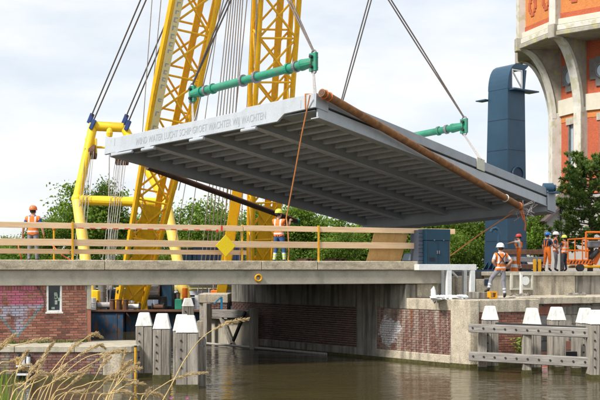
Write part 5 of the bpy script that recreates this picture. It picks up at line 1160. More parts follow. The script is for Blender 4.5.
# ------------------------------------------------------------------ water tower
TC = Vector((25.26, 78.0, 0)); TR = 9.0; SR = 6.35
wt = thing('water_tower', 'big old water tower with orange brick panels and curved concrete brackets', 'water tower', (TC.x, TC.y, LZ))
zr = 19.5           # rim level
angs = [math.radians(153 + 30 * k) for k in range(12)]      # vertices; visible ones face the viewer (-Y)
def tv(r, a, z): return Vector((TC.x + r * math.cos(a), TC.y + r * math.sin(a), z))
z_sp0 = H + (270 - 105) / FPX * 73.5; z_sp1 = H + (270 - 94) / FPX * 73.5; z_top = zr + 11
for k in range(12):
    a0, a1 = angs[k], angs[(k + 1) % 12]
    vis = k in (0, 1, 2, 3, 4)
    am = (a0 + a1) / 2 if a1 > a0 else (a0 + a1 + 2 * math.pi) / 2
    ed = (tv(1, a1, 0) - tv(1, a0, 0)).normalized(); nm = Vector((math.cos(am), math.sin(am), 0))
    # shaft wall
    fl = SR * 2 * math.sin(math.radians(15)); p0_ = tv(SR, a0, 0)
    def panel(name, mt, s0, s1, z0, z1, o0, o1, R_=SR, bevel=0, kind=None):
        st = tv(R_, a0, 0); L_ = R_ * 2 * math.sin(math.radians(15))
        c = st + ed * L_ * (s0 + s1) / 2 + nm * (o0 + o1) / 2 + Vector((0, 0, (z0 + z1) / 2))
        return obj(name, MB().obox(c, ed * L_ * (s1 - s0) / 2, nm * (o1 - o0) / 2, Vector((0, 0, (z1 - z0) / 2))), mt, wt, bevel=bevel)
    # brick panels, leaving slit window openings
    zl0 = LZ - .6
    panel('brick_panel', M['redbrick'], .06, .40, zl0, z_sp0 - .75, -.6, -.22); panel('brick_panel', M['redbrick'], .60, .94, zl0, z_sp0 - .75, -.6, -.22)
    panel('brick_panel', M['redbrick'], .401, .599, zl0, 6.0, -.6, -.22)
    panel('brick_panel', M['orangebrick'], .06, .94, z_sp0 - .748, z_sp0 - .25, -.6, -.19)
    if vis:
        w_ = panel('slit_window', M['skyglass'], .43, .57, 6.0, z_sp0 - 1.0, -.5, -.40)
        panel('window_jamb', M['stoneblock'], .402, .43, 6.0, z_sp0 - 1.0, -.5, -.21); panel('lintel', M['concrete'], .34, .66, z_sp0 - 1.0, z_sp0 - .5, -.5, -.14)
    panel('cream_band', M['cream'], .03, .97, z_sp0 - .25, z_sp1 + .15, -.6, -.05)
    # upper zone between the brackets
    panel('brick_panel', M['redbrick'], .05, .95, z_sp1 + .16, zr + 1.0, -.6, -.28)
    panel('brick_panel', M['orangebrick'], .3, .7, z_sp1 + 1.3, z_sp1 + 1.9, -.3, -.24)
    if vis:
        zc_w = H + (270 - 67) / FPX * 72.5
        ce = tv(SR, a0, 0) + ed * fl * .5 + Vector((0, 0, zc_w))
        for ii, (dx, dz, hw_, hh_) in enumerate(((0, 0, 1.05, .55), (0, 0, .6, 1.05), (-.72, .45, .35, .45), (.72, -.45, .35, .45))):
            obj('stone_surround', MB().obox(ce + ed * dx + Vector((0, 0, dz)) + nm * -.24, ed * hw_, nm * (.08 + .006 * ii), Vector((0, 0, hh_))), M['stoneblock'], wt)
        wn_ = obj('round_window', MB().tube(ce - nm * .2, ce - nm * .08, .50, n=24), M['skyglass'], wt)
        obj('rim', MB().torus(ce - nm * .08, nm, .52, .07, 24, 6), M['grey'], wn_)
    # drum panels
    Ld = TR * 2 * math.sin(math.radians(15))
    panel('drum_panel', M['orangebrick'], .05, .95, zr + 1.15, z_top, -.5, -.22, TR)
    panel('red_border', M['redbrick'], .06, .94, zr + 1.16, zr + 1.55, -.4, -.17, TR)
    if vis:      # stepped crosses set in red brick
        for rowz in (zr + 2.9, zr + 6.1):
            for fx in (.3, .7):
                c = tv(TR, a0, 0) + ed * Ld * fx + Vector((0, 0, rowz)); 
                for (dx, dz, hw_, hh_) in ((0, .62, .22, .14), (0, -.62, .22, .14), (-.40, 0, .14, .3), (.40, 0, .14, .3), (-.27, .36, .13, .14), (.27, .36, .13, .14), (-.27, -.36, .13, .14), (.27, -.36, .13, .14)):
                    obj('brick_motif', MB().obox(c + ed * dx + Vector((0, 0, dz)) - nm * .20, ed * hw_, nm * .04, Vector((0, 0, hh_))), M['redbrick'], wt)
        c = tv(TR, a0, 0) + ed * Ld * .55 + Vector((0, 0, zr + 3.9)); obj('drum_window', MB().obox(c - nm * .2, ed * .5, nm * .05, Vector((0, 0, .3))), M['skyglass'], wt) if k == 1 else None
    # drum rim ring: sill, moulding, soffit
    panel('sill', M['cream'], -.01, 1.01, zr + .72, zr + 1.14, -.6, .02, TR, .03)
    panel('rim_moulding', M['towercon'], -.01, 1.01, zr + .30, zr + .70, -.7, .12, TR, .05)
    panel('rim_moulding', M['towergrey'], -.01, 1.01, zr - .05, zr + .28, -.8, .22, TR, .05)
    # soffit plate
    s0_, s1_ = tv(SR - .5, a0, zr - .06), tv(SR - .5, a1, zr - .06); r0_, r1_ = tv(TR + .1, a0, zr - .06), tv(TR + .1, a1, zr - .06)
    obj('soffit', MB().add([s0_, s1_, r1_, r0_] + [v + Vector((0, 0, .2)) for v in (s0_, s1_, r1_, r0_)], [(0, 1, 2, 3), (7, 6, 5, 4), (0, 4, 5, 1), (1, 5, 6, 2), (2, 6, 7, 3), (3, 7, 4, 0)]), M['towergrey'], wt)
    # corner pier of shaft and drum
    rd = Vector((math.cos(a0), math.sin(a0), 0)); tg_ = Vector((-math.sin(a0), math.cos(a0), 0))
    obj('pier', MB().obox(tv(SR + .02, a0, (zl0 + z_sp0) / 2), rd * .38, tg_ * .34, Vector((0, 0, (z_sp0 - zl0) / 2))), M['towercon'], wt, bevel=.03)
    obj('drum_post', MB().obox(tv(TR - .05, a0, (zr + .72 + z_top) / 2), rd * .3, tg_ * .30, Vector((0, 0, (z_top - zr - .72) / 2))), M['towercon'], wt, bevel=.03)
    obj('corner_block', MB().obox(tv(TR + .12, a0, zr + .30), rd * .26, tg_ * .30, Vector((0, 0, .5))), M['towergrey'], wt, bevel=.05)
    # curved bracket: fin with a thick outer rib
    prof = []; n_ = 12; ro, ri = TR + .1 - SR, .36; z0_, z1_ = z_sp0 - .4, zr - .06
    for i in range(n_ + 1):
        t_ = i / n_; prof.append((ri + (ro - ri) * (1 - math.cos(t_ * math.pi / 2)) ** .85, z0_ + (z1_ - z0_) * math.sin(t_ * math.pi / 2) ** .95))
    fin = MB()
    for i in range(n_):
        (xa, za), (xb, zb) = prof[i], prof[i + 1]
        fin.prism([(-.4, za), (xa - .1, za), (xb - .1, zb), (-.4, zb)], tv(SR, a0, 0) - tg_ * .22, rd, (0, 0, 1), tg_, .44)
    br_o = obj('bracket', fin, M['towergrey'], wt)
    rib = MB()
    for i in range(n_):
        (xa, za), (xb, zb) = prof[i], prof[i + 1]
        rib.prism([(xa - .30, za), (xa, za), (xb, zb), (xb - .30, zb)], tv(SR, a0, 0) - tg_ * .36, rd, (0, 0, 1), tg_, .72)
    obj('outer_rib', rib, M['towercon'], br_o)
b_ = MB().lathe([(TR + .8, z_top + .003), (TR + .8, z_top + .5), (.3, z_top + 5)], (TC.x, TC.y, 0), 12); obj('roof', b_, M['rooftile'], wt)

# small pale house behind the workers
hs = thing('pale_house', 'pale grey plastered house glimpsed behind the trees left of the tower', 'house', at(551, 270, 72))
x0, x1 = at(547, 0, 72).x, at(563, 0, 72).x; zt_ = at(0, 211, 72).z
b_ = MB(); b_.prism([(x0, 2.6), (x1 + 3, 2.6), (x1 + 3, zt_ + 1.2), (x0 + 2.0, zt_ + 1.2), (x0, zt_ - .6)], (0, 72, 0), (1, 0, 0), (0, 0, 1), (0, 1, 0), 8); obj('wall', b_, M['houseplaster'], hs)
b_ = MB(); b_.bar((x0 - .3, 75.5, zt_ - .75), (x0 + 2.1, 75.5, zt_ + 1.45), 8.4, .14, up=(0, 0, 1)); obj('roof', b_, M['rooftile'], hs)
b_ = MB().box(x1 - .2, x1 - .1, 71.85, 71.99, 2.6, zt_ + .8); obj('downpipe', b_, M['dark'], hs)
b_ = MB().box(x0 + .5, x0 + .9, 71.9, 71.99, 4.9, 6.0); wn_ = obj('window', b_, M['white'], hs); b_ = MB().box(x0 + .55, x0 + .85, 71.87, 71.895, 4.95, 5.95); obj('pane', b_, M['glass'], wn_)
#@@TREES
# ------------------------------------------------------------------ trees
def foliage_mat(name, dark, mid_, light, trans=.35):
    m, n, l, b = newmat(name)
    a = n.new('ShaderNodeAttribute'); a.attribute_name = 'rnd'
    oi = n.new('ShaderNodeObjectInfo')
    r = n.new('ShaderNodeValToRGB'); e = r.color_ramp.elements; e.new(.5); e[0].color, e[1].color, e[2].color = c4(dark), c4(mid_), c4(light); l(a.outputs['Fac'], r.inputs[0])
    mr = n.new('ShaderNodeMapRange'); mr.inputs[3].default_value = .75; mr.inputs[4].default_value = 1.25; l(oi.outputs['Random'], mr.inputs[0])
    x = n.new('ShaderNodeVectorMath'); x.operation = 'SCALE'; l(r.outputs[0], x.inputs[0]); l(mr.outputs[0], x.inputs['Scale'])
    l(x.outputs[0], b.inputs['Base Color']); b.inputs['Roughness'].default_value = .6; b.inputs['Specular IOR Level'].default_value = .25
    tr = n.new('ShaderNodeBsdfTranslucent'); l(x.outputs[0], tr.inputs[0]); ms = n.new('ShaderNodeMixShader'); ms.inputs[0].default_value = trans
    l(b.outputs[0], ms.inputs[1]); l(tr.outputs[0], ms.inputs[2])
    out = [q for q in n if q.type == 'OUTPUT_MATERIAL'][0]; l(ms.outputs[0], out.inputs[0]); return m
M['leafgreen'] = foliage_mat('foliage', (.062, .115, .012), (.13, .22, .024), (.22, .33, .045), .42)
M['leafyellow'] = foliage_mat('foliage_light', (.09, .14, .012), (.18, .24, .022), (.28, .34, .035), .42)
M['pine'] = foliage_mat('pine_needles', (.05, .095, .018), (.105, .175, .032), (.19, .27, .055), .3)
def quads_mesh(name, c, ax, ay, mat, tone):
    n_ = len(c); v = np.empty((n_, 4, 3)); v[:, 0] = c - ax; v[:, 1] = c + ay; v[:, 2] = c + ax; v[:, 3] = c - ay
    me = bpy.data.meshes.new(name); me.from_pydata(v.reshape(-1, 3).tolist(), [], np.arange(n_ * 4).reshape(-1, 4).tolist())
    me.materials.append(mat); a = me.attributes.new('rnd', 'FLOAT', 'FACE'); a.data.foreach_set('value', tone.astype(np.float32)); me.update(); return me
def crown_mesh(seed, mat, nclump=125, per=130, leaf=.225, asp=(1, 1, 1.15)):
    """unit-ish crown: clumps spread through an uneven volume about 1 high"""
    g = np.random.default_rng(seed); C = []
    lob = [(g.normal(0, .33, 3) * np.array([1, 1, .9]) + np.array([0, 0, .05]), g.uniform(.35, .6)) for _ in range(9)]
    for _ in range(nclump):
        c, r = lob[g.integers(len(lob))]; d = g.normal(size=3); d /= np.linalg.norm(d); C.append(c + d * r * g.uniform(.55, 1.05))
    C = np.array(C); cc = []; tone = []
    for c in C:
        k = int(per * g.uniform(.6, 1.4)); s = g.uniform(.12, .23); p = c + g.normal(size=(k, 3)) * s * np.array([1, 1, .7]); cc.append(p)
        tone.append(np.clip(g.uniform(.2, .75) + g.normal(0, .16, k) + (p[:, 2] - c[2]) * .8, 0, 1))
    cc = np.concatenate(cc) * np.array(asp); tone = np.concatenate(tone); n_ = len(cc)
    a = g.normal(size=(n_, 3)); a /= np.linalg.norm(a, axis=1)[:, None]; b = np.cross(a, g.normal(size=(n_, 3))); b /= np.linalg.norm(b, axis=1)[:, None]
    s = leaf * (g.uniform(.25, 1.3, n_) * .8 + .15)[:, None] * .22
    return quads_mesh('crown', cc, a * s, b * s * .62, mat, tone), C * np.array(asp)
crowns = [crown_mesh(20 + i, M['leafgreen']) for i in range(4)]
crownsy = [crown_mesh(40 + i, M['leafyellow']) for i in range(2)]
trunks = []
for cl in crowns + crownsy:
    b_ = MB(); b_.path([(0, 0, -1.6), (.02, .01, -.9), (0, .02, -.3), (.03, 0, .2)], [.075, .06, .045, .02], 8)
    for k in range(7):
        e = cl[1][k * 5]; b_.path([(0, .01, -.5 + k * .07), tuple(np.array(e) * .5 + np.array([0, 0, -.15])), tuple(e)], [.028, .016, .006], 5)
    trunks.append(b_.mesh('trunk', M['bark']))
def tree(px, ytop, wpx, Y, var, label, group='trees behind the bridge', hgt=None, z0=2.6):
    x = at(px, 0, Y).x; zt_ = at(0, ytop, Y).z; w = wpx / FPX * Y * 1.18; R_ = w / 2 / .95; Hh = zt_ - z0
    sz = max(R_ * .95, Hh / 2.75) if hgt is None else hgt
    zc_ = zt_ - sz * 1.05
    t = thing('leafy_tree', label, 'tree', (x, Y, z0), group)
    allc = crowns + crownsy
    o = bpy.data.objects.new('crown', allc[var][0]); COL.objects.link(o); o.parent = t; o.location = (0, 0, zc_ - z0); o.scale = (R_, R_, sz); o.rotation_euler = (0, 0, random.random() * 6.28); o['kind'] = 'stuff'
    o = bpy.data.objects.new('trunk', trunks[var]); COL.objects.link(o); o.parent = t; o.location = (0, 0, zc_ - z0); o.scale = (R_, R_, max(sz, (zc_ - z0) / 1.6 + .1))
    return t
tree(83, 184, 62, 96, 0, 'large green tree seen through the yellow gantry frame')
tree(113, 191, 44, 99, 1, 'green tree between the gantry and the left boom')
tree(55, 222, 34, 92, 2, 'low bushy tree left of the gantry leg behind the left worker')
for i, (px, yt, w, Y, v) in enumerate([(-2, 237, 30, 150, 0), (16, 241, 26, 150, 3), (42, 236, 30, 150, 1)]):
    tree(px, yt, w, Y, v, ['distant tree at the left picture edge behind the railing', 'distant low tree directly behind the left worker', 'distant tree just right of the left worker'][i], 'distant trees on the left')
mid_trees = [(150, 222, 50, 125, 2, 'hazy tree behind the foot of the left boom'), (187, 207, 56, 110, 3, 'round tree just right of the left boom'), (222, 212, 52, 112, 0, 'tree behind the grey rope bundle'), (205, 236, 40, 84, 4, 'yellow green shrubby tree above the navy container'), (180, 240, 34, 88, 5, 'small yellow green tree left of the navy container'), (250, 218, 46, 104, 1, 'tree between the rope bundle and the right boom'),
             (284, 209, 50, 96, 2, 'dense tree behind the worker with the tag rope'), (314, 212, 48, 98, 3, 'dense tree under the far end of the bridge leaf'), (346, 218, 52, 92, 0, 'dense tree left of the leaning plywood board'), (376, 212, 54, 95, 1, 'dense tree behind the plywood board'), (408, 214, 52, 90, 2, 'dense tree behind the blue cabinet'), (440, 207, 54, 93, 3, 'dense tree right of the blue cabinet'), (470, 202, 56, 88, 0, 'dark dense tree left of the blue pylon'), (492, 205, 40, 92, 1, 'tree directly behind the blue pylon'),
             (534, 184, 44, 84, 4, 'light green tree right of the blue pylon'), (538, 214, 36, 74, 3, 'bushy tree behind the blue-helmeted worker'), (330, 236, 40, 80, 1, 'low bush behind the middle of the railing'), (455, 238, 46, 80, 2, 'low bush behind the white steel stand'), (395, 238, 40, 80, 3, 'low bush behind the right end of the railing'), (265, 240, 40, 80, 0, 'low bush behind the foot of the right boom')]
for a in mid_trees: tree(*a)
# low hedge so no empty horizon shows between the trunks
def hedge(px0, px1, Y, yt, n_, seed, label):
    g_ = np.random.default_rng(seed); x0, x1 = at(px0, 0, Y).x, at(px1, 0, Y).x; zt_ = at(0, yt, Y).z
    c = np.stack([g_.uniform(x0, x1, n_), Y + g_.normal(0, .9, n_), 2.5 + (zt_ - 2.5) * g_.beta(1.3, 1.1, n_)], 1); c[:, 2] += .5 * np.sin(c[:, 0] * 1.3) * (c[:, 2] > 3.5)
    a = g_.normal(size=(n_, 3)); a /= np.linalg.norm(a, axis=1)[:, None]; b = np.cross(a, g_.normal(size=(n_, 3))); b /= np.linalg.norm(b, axis=1)[:, None]; s = .28 * g_.uniform(.5, 1.1, n_)[:, None]
    me = quads_mesh('hedge', c, a * s, b * s * .6, M['leafgreen'], np.clip(.45 + .3 * np.sin(c[:, 0] * 2 + c[:, 2] * 3) + g_.normal(0, .15, n_), 0, 1))
    o = bpy.data.objects.new('hedge', me); COL.objects.link(o); tag(o, label, 'hedge', kind='stuff')
hedge(-30, 130, 118, 250, 2600, 1, 'low mass of green bushes along the far left bank')
hedge(120, 345, 118, 236, 5200, 2, 'low mass of green bushes behind the booms')
hedge(320, 565, 101, 226, 6500, 3, 'low mass of green bushes behind the right half of the railing')

# pine at the right edge
PX_, PYd = 590, 61
pt_ = thing('pine_tree', 'dark green pine with spreading needle tufts at the right edge before the tower', 'tree', (at(PX_, 0, PYd).x, PYd, LZ))
base = Vector((at(PX_, 0, PYd).x, PYd, LZ)); g_ = np.random.default_rng(77)
b_ = MB(); b_.path([base, base + Vector((.1, 0, 2)), base + Vector((-.05, .1, 4.2)), base + Vector((.1, 0, 6.2))], [.17, .14, .1, .04], 9); obj('trunk', b_, M['bark'], pt_)
cc = []; ax = []; ay = []; tone = []; br = MB()
for i in range(60):
    z = 1.0 + 5.4 * (i / 60) ** .9; a = i * 2.4 + g_.uniform(-.3, .3); ln = (2.9 - .10 * abs(z - 2.6) ** 2 * 1.2) * g_.uniform(.55, 1.05); ln = max(ln, .45)
    d = Vector((math.cos(a), math.sin(a), 0)); p0_ = base + Vector((0, 0, z)); p1_ = p0_ + d * ln * .55 + Vector((0, 0, .15)); p2_ = p0_ + d * ln + Vector((0, 0, .40))
    br.path([p0_, p1_, p2_], [.05, .032, .012], 5)
    for k in range(10):
        f = g_.uniform(.35, 1.04); pc = (p0_ + (p1_ - p0_) * (f / .55)) if f < .55 else p1_ + (p2_ - p1_) * ((f - .55) / .45)
        pc = np.array(pc) + g_.normal(0, .16, 3) * np.array([1, 1, .6]) + np.array([0, 0, .08]); tn = g_.uniform(.1, .9)
        m_ = 46; dv = g_.normal(size=(m_, 3)) + np.array([0, 0, .55]); dv /= np.linalg.norm(dv, axis=1)[:, None]; l_ = g_.uniform(.10, .20, m_)[:, None]
        cc.append(pc + dv * l_ * .8); ax.append(dv * l_ * .75); sd_ = np.cross(dv, g_.normal(size=(m_, 3))); sd_ /= np.linalg.norm(sd_, axis=1)[:, None]; ay.append(sd_ * .034); tone.append(np.clip(tn + g_.normal(0, .15, m_) + dv[:, 2] * .15, 0, 1))
obj('branches', br, M['bark'], pt_, kind='stuff')
me = quads_mesh('needles', np.concatenate(cc) - np.array(base), np.concatenate(ax), np.concatenate(ay), M['pine'], np.concatenate(tone))
o = bpy.data.objects.new('needles', me); COL.objects.link(o); o.parent = pt_; o['kind'] = 'stuff'
#@@PEOPLE
# ------------------------------------------------------------------ people
def cloth(name, c, r=.85, var=.8): return pm(name, c, tuple(x * var for x in c), 14, r, .25, fine=60, coord='obj')
M['skin'] = cloth('skin', (.52, .29, .20), .6, .9); M['hiviz'] = cloth('hiviz_orange', (.88, .20, .02)); M['reflect'] = cloth('reflective_tape', (.62, .68, .72), .35, .9)
M['greycloth'] = cloth('grey_trousers', (.27, .27, .31), .9, .75); M['navycloth'] = cloth('navy_cloth', (.035, .045, .085)); M['bluecloth'] = cloth('blue_shirt', (.03, .11, .38)); M['denim'] = cloth('blue_trousers', (.045, .10, .24))
M['whitecloth'] = cloth('white_shirt', (.72, .70, .68)); M['boot'] = cloth('boots', (.05, .04, .035)); M['limeband'] = cloth('lime_band', (.62, .72, .10)); M['darkcloth'] = cloth('dark_trousers', (.05, .055, .07)); M['hair'] = cloth('dark_hair', (.03, .02, .015))
M['eye'] = cloth('eye_dark', (.02, .015, .015), .3)
M['glove'] = cloth('glove', (.62, .20, .04))
def vest_mat():
    m, n, l, b = newmat('hiviz_vest'); t_ = n.new('ShaderNodeTexCoord'); sp = n.new('ShaderNodeSeparateXYZ'); l(t_.outputs['Object'], sp.inputs[0])
    z = sp.outputs[2]; x = mth(n, l, 'ABSOLUTE', sp.outputs[0])
    def band(v, c, w): return mth(n, l, 'LESS_THAN', mth(n, l, 'ABSOLUTE', mth(n, l, 'SUBTRACT', v, c)), w)
    f = mth(n, l, 'MAXIMUM', mth(n, l, 'MAXIMUM', band(z, 1.01, .024), band(z, 1.17, .024)), mth(n, l, 'MULTIPLY', band(x, .10, .024), mth(n, l, 'GREATER_THAN', z, 1.17)))
    nz_ = n.new('ShaderNodeTexNoise'); nz_.inputs['Scale'].default_value = 16; nz_.inputs['Detail'].default_value = 4; l(t_.outputs['Object'], nz_.inputs[0])
    r = n.new('ShaderNodeValToRGB'); r.color_ramp.elements[0].position = .3; r.color_ramp.elements[1].position = .7; r.color_ramp.elements[0].color = (.62, .13, .015, 1); r.color_ramp.elements[1].color = (.92, .23, .025, 1); l(nz_.outputs[0], r.inputs[0])
    mx_ = n.new('ShaderNodeMix'); mx_.data_type = 'RGBA'; l(f, mx_.inputs[0]); l(r.outputs[0], mx_.inputs[6]); mx_.inputs[7].default_value = (.60, .66, .70, 1); l(mx_.outputs[2], b.inputs['Base Color']); b.inputs['Roughness'].default_value = .7; return m
M['vest'] = vest_mat()
HELM = {k: pm('helmet_' + k, c, tuple(x * .9 for x in c), 4, .3, 0, spec=.5) for k, c in dict(orange=(.72, .20, .06), lime=(.68, .72, .10), white=(.80, .80, .80), red=(.62, .06, .05), blue=(.02, .16, .50)).items()}
J0 = dict(pelvis=(0, 0, .98), waist=(0, .0, 1.12), chest=(0, .0, 1.28), uchest=(0, -.01, 1.41), neck=(0, -.005, 1.51), head0=(0, .015, 1.585), head1=(0, .02, 1.68), nose=(0, .115, 1.615),
          shL=(-.175, -.01, 1.43), elL=(-.24, -.03, 1.16), wrL=(-.27, .06, .93), haL=(-.275, .085, .855), shR=(.175, -.01, 1.43), elR=(.24, -.03, 1.16), wrR=(.27, .06, .93), haR=(.275, .085, .855),
          hiL=(-.095, 0, .92), knL=(-.11, .03, .50), anL=(-.12, -.02, .10), toL=(-.135, .13, .045), hiR=(.095, 0, .92), knR=(.11, .03, .50), anR=(.12, -.02, .10), toR=(.135, .13, .045))
RAD = dict(pelvis=(.155, .115), waist=(.135, .10), chest=(.155, .112), uchest=(.15, .10), neck=(.055, .055), head0=(.070, .08), head1=(.078, .088), nose=(.013, .018), shL=(.066, .066), elL=(.046, .046), wrL=(.031, .031), haL=(.038, .022), hiL=(.092, .092), knL=(.062, .064), anL=(.045, .046), toL=(.042, .036))
for k in ('shL', 'elL', 'hiL', 'knL', 'anL', 'waist', 'pelvis', 'chest'): RAD[k] = tuple(v * 1.13 for v in RAD[k])
for k in list(RAD):
    if k.endswith('L') and len(k) == 3: RAD[k[:-1] + 'R'] = RAD[k]
BONES = [('pelvis', 'waist', 't'), ('waist', 'chest', 't'), ('chest', 'uchest', 't'), ('uchest', 'neck', 'n'), ('neck', 'head0', 'h'), ('head0', 'head1', 'h'), ('head0', 'nose', 'h')]
for s_ in 'LR': BONES += [('uchest', 'sh' + s_, 't'), ('sh' + s_, 'el' + s_, 'u'), ('el' + s_, 'wr' + s_, 'f'), ('wr' + s_, 'ha' + s_, 'd'), ('pelvis', 'hi' + s_, 'p'), ('hi' + s_, 'kn' + s_, 'l'), ('kn' + s_, 'an' + s_, 's'), ('an' + s_, 'to' + s_, 'b')]
def person(label, loc, heading, height, pose, shirt, sleeve, vest, trousers, helmet, bib=False, legband=None, harness=False, gloves=False):
    """one worker. local frame: faces +Y, x to the right; heading turns about z"""
    J = {k: Vector(v) for k, v in J0.items()}
    for k, v in pose.items(): J[k] = Vector(v)
    names = list(J); me = bpy.data.meshes.new('body_cage'); me.from_pydata([tuple(J[k]) for k in names], [(names.index(a), names.index(b)) for a, b, _ in BONES], [])
    o = bpy.data.objects.new('cage', me); COL.objects.link(o)
    sk = o.modifiers.new('Skin', 'SKIN'); sk.use_smooth_shade = True; sk.branch_smoothing = .3
    for i, k in enumerate(names):
        d_ = me.skin_vertices[0].data[i]; d_.radius = RAD[k]; d_.use_root = (k == 'pelvis')
    ss = o.modifiers.new('Sub', 'SUBSURF'); ss.levels = 2; ss.render_levels = 2
    bpy.context.view_layer.update(); dg = bpy.context.evaluated_depsgraph_get(); bd = bpy.data.meshes.new_from_object(o.evaluated_get(dg)); bpy.data.objects.remove(o)
    # which bone owns each face
    fc = np.array([p.center for p in bd.polygons]); best = np.full(len(fc), 9.); own = np.zeros(len(fc), int); par = np.zeros(len(fc))
    for bi, (a, b, _) in enumerate(BONES):
        A_, B_ = np.array(J[a]), np.array(J[b]); d_ = B_ - A_; t_ = np.clip(((fc - A_) @ d_) / (d_ @ d_), 0, 1); q = A_ + t_[:, None] * d_
        dist = np.linalg.norm(fc - q, axis=1) / (.5 * (RAD[a][0] + RAD[b][0])); w_ = dist < best; best[w_] = dist[w_]; own[w_] = bi; par[w_] = t_[w_]
    cls = np.array([BONES[i][2] for i in own])
    mats = [M['skin'], shirt, trousers, M['boot'], M['reflect'], M['limeband'], M['glove']]
    mi = np.zeros(len(fc), int)
    mi[(cls == 't') | (cls == 'u')] = 1; mi[(cls == 'n')] = 0
    mi[(cls == 'f')] = 1 if sleeve == 'long' else 0
    if sleeve == 'none': mi[cls == 'u'] = 0
    if sleeve == 'short': mi[(cls == 'u') & (par > .68)] = 0
    if gloves: mi[cls == 'd'] = 6
    mi[(cls == 'p') | (cls == 'l') | (cls == 's')] = 2; mi[cls == 'b'] = 3; mi[(cls == 's') & (par > .86)] = 3
    if bib: mi[(cls == 't') & (fc[:, 2] < 1.16)] = 2
    for lo, hi_ in (((.42, .54), (.66, .78)) if legband else ()): mi[(cls == 's') & (par > lo) & (par < hi_)] = 5 if legband == 'lime' else 4
    if legband == 'lime': mi[(cls == 's') & (par > .30) & (par < .86) & (mi != 5)] = 4
    bd.materials.clear()
    for m_ in mats: bd.materials.append(m_)
    bd.polygons.foreach_set('material_index', mi.tolist()); bd.polygons.foreach_set('use_smooth', [True] * len(bd.polygons))
    # fingers joined to the hands
    bm = bmesh.new(); bm.from_mesh(bd)
    for s_, sg_ in (('L', -1), ('R', 1)):
        w_, h_ = J['wr' + s_], J['ha' + s_]; f = (h_ - w_).normalized(); lat = f.cross(Vector((0, 0, 1)))
        lat = Vector((0, 1, 0)) if lat.length < .3 else lat.normalized()
        if abs(f.z) > .8: lat = (Vector((0, 1, 0)) - f * f.y).normalized()
        bend = f.cross(lat).normalized()
        if bend.y < 0 and abs(f.z) <= .8: bend = -bend
        if abs(f.z) > .8: bend = Vector((-sg_, 0, 0))
        tips = [(-.028, .070), (-.010, .082), (.009, .078), (.026, .062)]
        tb = MB()
        for off_, ln_ in tips:
            r0_ = h_ + lat * off_ - f * .01; k1 = r0_ + f * ln_ * .55 + bend * .008; k2 = r0_ + f * ln_ * .9 + bend * .03; tb.path([r0_, k1, k2], [.0105, .0095, .007], 6)
        r0_ = h_ - f * .045 + lat * .03; tb.path([r0_, r0_ + lat * .028 + f * .025 + bend * .012, r0_ + lat * .034 + f * .058 + bend * .022], [.012, .011, .008], 6)
        vb = [bm.verts.new(v) for v in tb.v]
        for fq in tb.f: q_ = bm.faces.new([vb[i] for i in fq]); q_.material_index = 6 if gloves else 0; q_.smooth = True
    for v in bm.verts:
        ms_ = {f_.material_index for f_ in v.link_faces}
        if ms_ & {1, 2, 4, 5}:
            q_ = v.co; v.co = q_ + v.normal * (.010 * noise.noise(q_ * 15 + Vector((len(label), 0, 0))) + .006 * noise.noise(Vector((q_.x * 12, q_.y * 12, q_.z * 42))))
    bm.to_mesh(bd); bm.free(); bd.name = 'body'
    sc_ = height / 1.82
    t = thing('person', label, 'person', loc, 'workers in safety clothing'); t.rotation_euler = (0, 0, heading); t.scale = (sc_,) * 3
    o = bpy.data.objects.new('body', bd); COL.objects.link(o); o.parent = t
    def shell(name, sel, off, matf):
        src = o.data; bm = bmesh.new(); used = {}
        src_n = [v.normal for v in src.vertices]
        for i in sel:
            p = src.polygons[i]; vv = []
            for k in p.vertices:
                if k not in used: used[k] = bm.verts.new(src.vertices[k].co + src_n[k] * off)
                vv.append(used[k])
            try: f_ = bm.faces.new(vv); f_.material_index = matf(i); f_.smooth = True
            except ValueError: pass
        m_ = bpy.data.meshes.new(name); bm.to_mesh(m_); bm.free(); return m_
    if vest:
        sel = [i for i in range(len(fc)) if cls[i] in 'tp' and .93 < fc[i, 2] < 1.475 and abs(fc[i, 0]) < .215]
        def vm(i):
            z, x = fc[i, 2], abs(fc[i, 0])
            if .99 < z < 1.04 or 1.14 < z < 1.19: return 1
            if z > 1.19 and .075 < x < .12: return 1
            return 0
        m_ = shell('vest', sel, .014, lambda i: 0); m_.materials.append(M['vest']); v_ = bpy.data.objects.new('vest', m_); COL.objects.link(v_); v_.parent = t
        if harness:
            hb_ = MB()
            for sx_ in (-1, 1): hb_.path([(sx_ * .13, -.135, 1.45), (0, -.150, 1.28), (-sx_ * .12, -.142, 1.10)], .018, 6)
            for sx_ in (-1, 1): hb_.path([(sx_ * .13, -.135, 1.45), (sx_ * .14, 0, 1.52), (sx_ * .13, .12, 1.42), (sx_ * .11, .13, 1.1)], .018, 6)
            obj('harness', hb_, M['boot'], t, local=True)
    if bib:
        bb = MB()
        for sx_ in (-1, 1): bb.path([(sx_ * .10, .125, 1.12), (sx_ * .11, .13, 1.34), (sx_ * .10, .03, 1.50), (sx_ * .09, -.11, 1.40), (sx_ * .05, -.14, 1.16)], .022, 6)
        obj('braces', bb, trousers, t, local=True)
        sel = [i for i in range(len(fc)) if cls[i] == 't' and 1.02 < fc[i, 2] < 1.30 and fc[i, 1] > .02]
        m_ = shell('bib', sel, .012, lambda i: 1 if 1.16 < fc[i, 2] < 1.20 else 0); m_.materials.append(trousers); m_.materials.append(M['reflect']); v_ = bpy.data.objects.new('bib', m_); COL.objects.link(v_); v_.parent = t
    hd = J['head1']; fd_ = (J['nose'] - J['head0']); yaw = math.atan2(-fd_.x, fd_.y); rot = Matrix.Rotation(yaw, 3, 'Z')
    hm_ = MB().lathe([(.118, -.02), (.121, .01), (.116, .05), (.098, .09), (.065, .118), (.03, .128)], (0, 0, 0), 18, sc=(1, 1.16)); pk = MB()
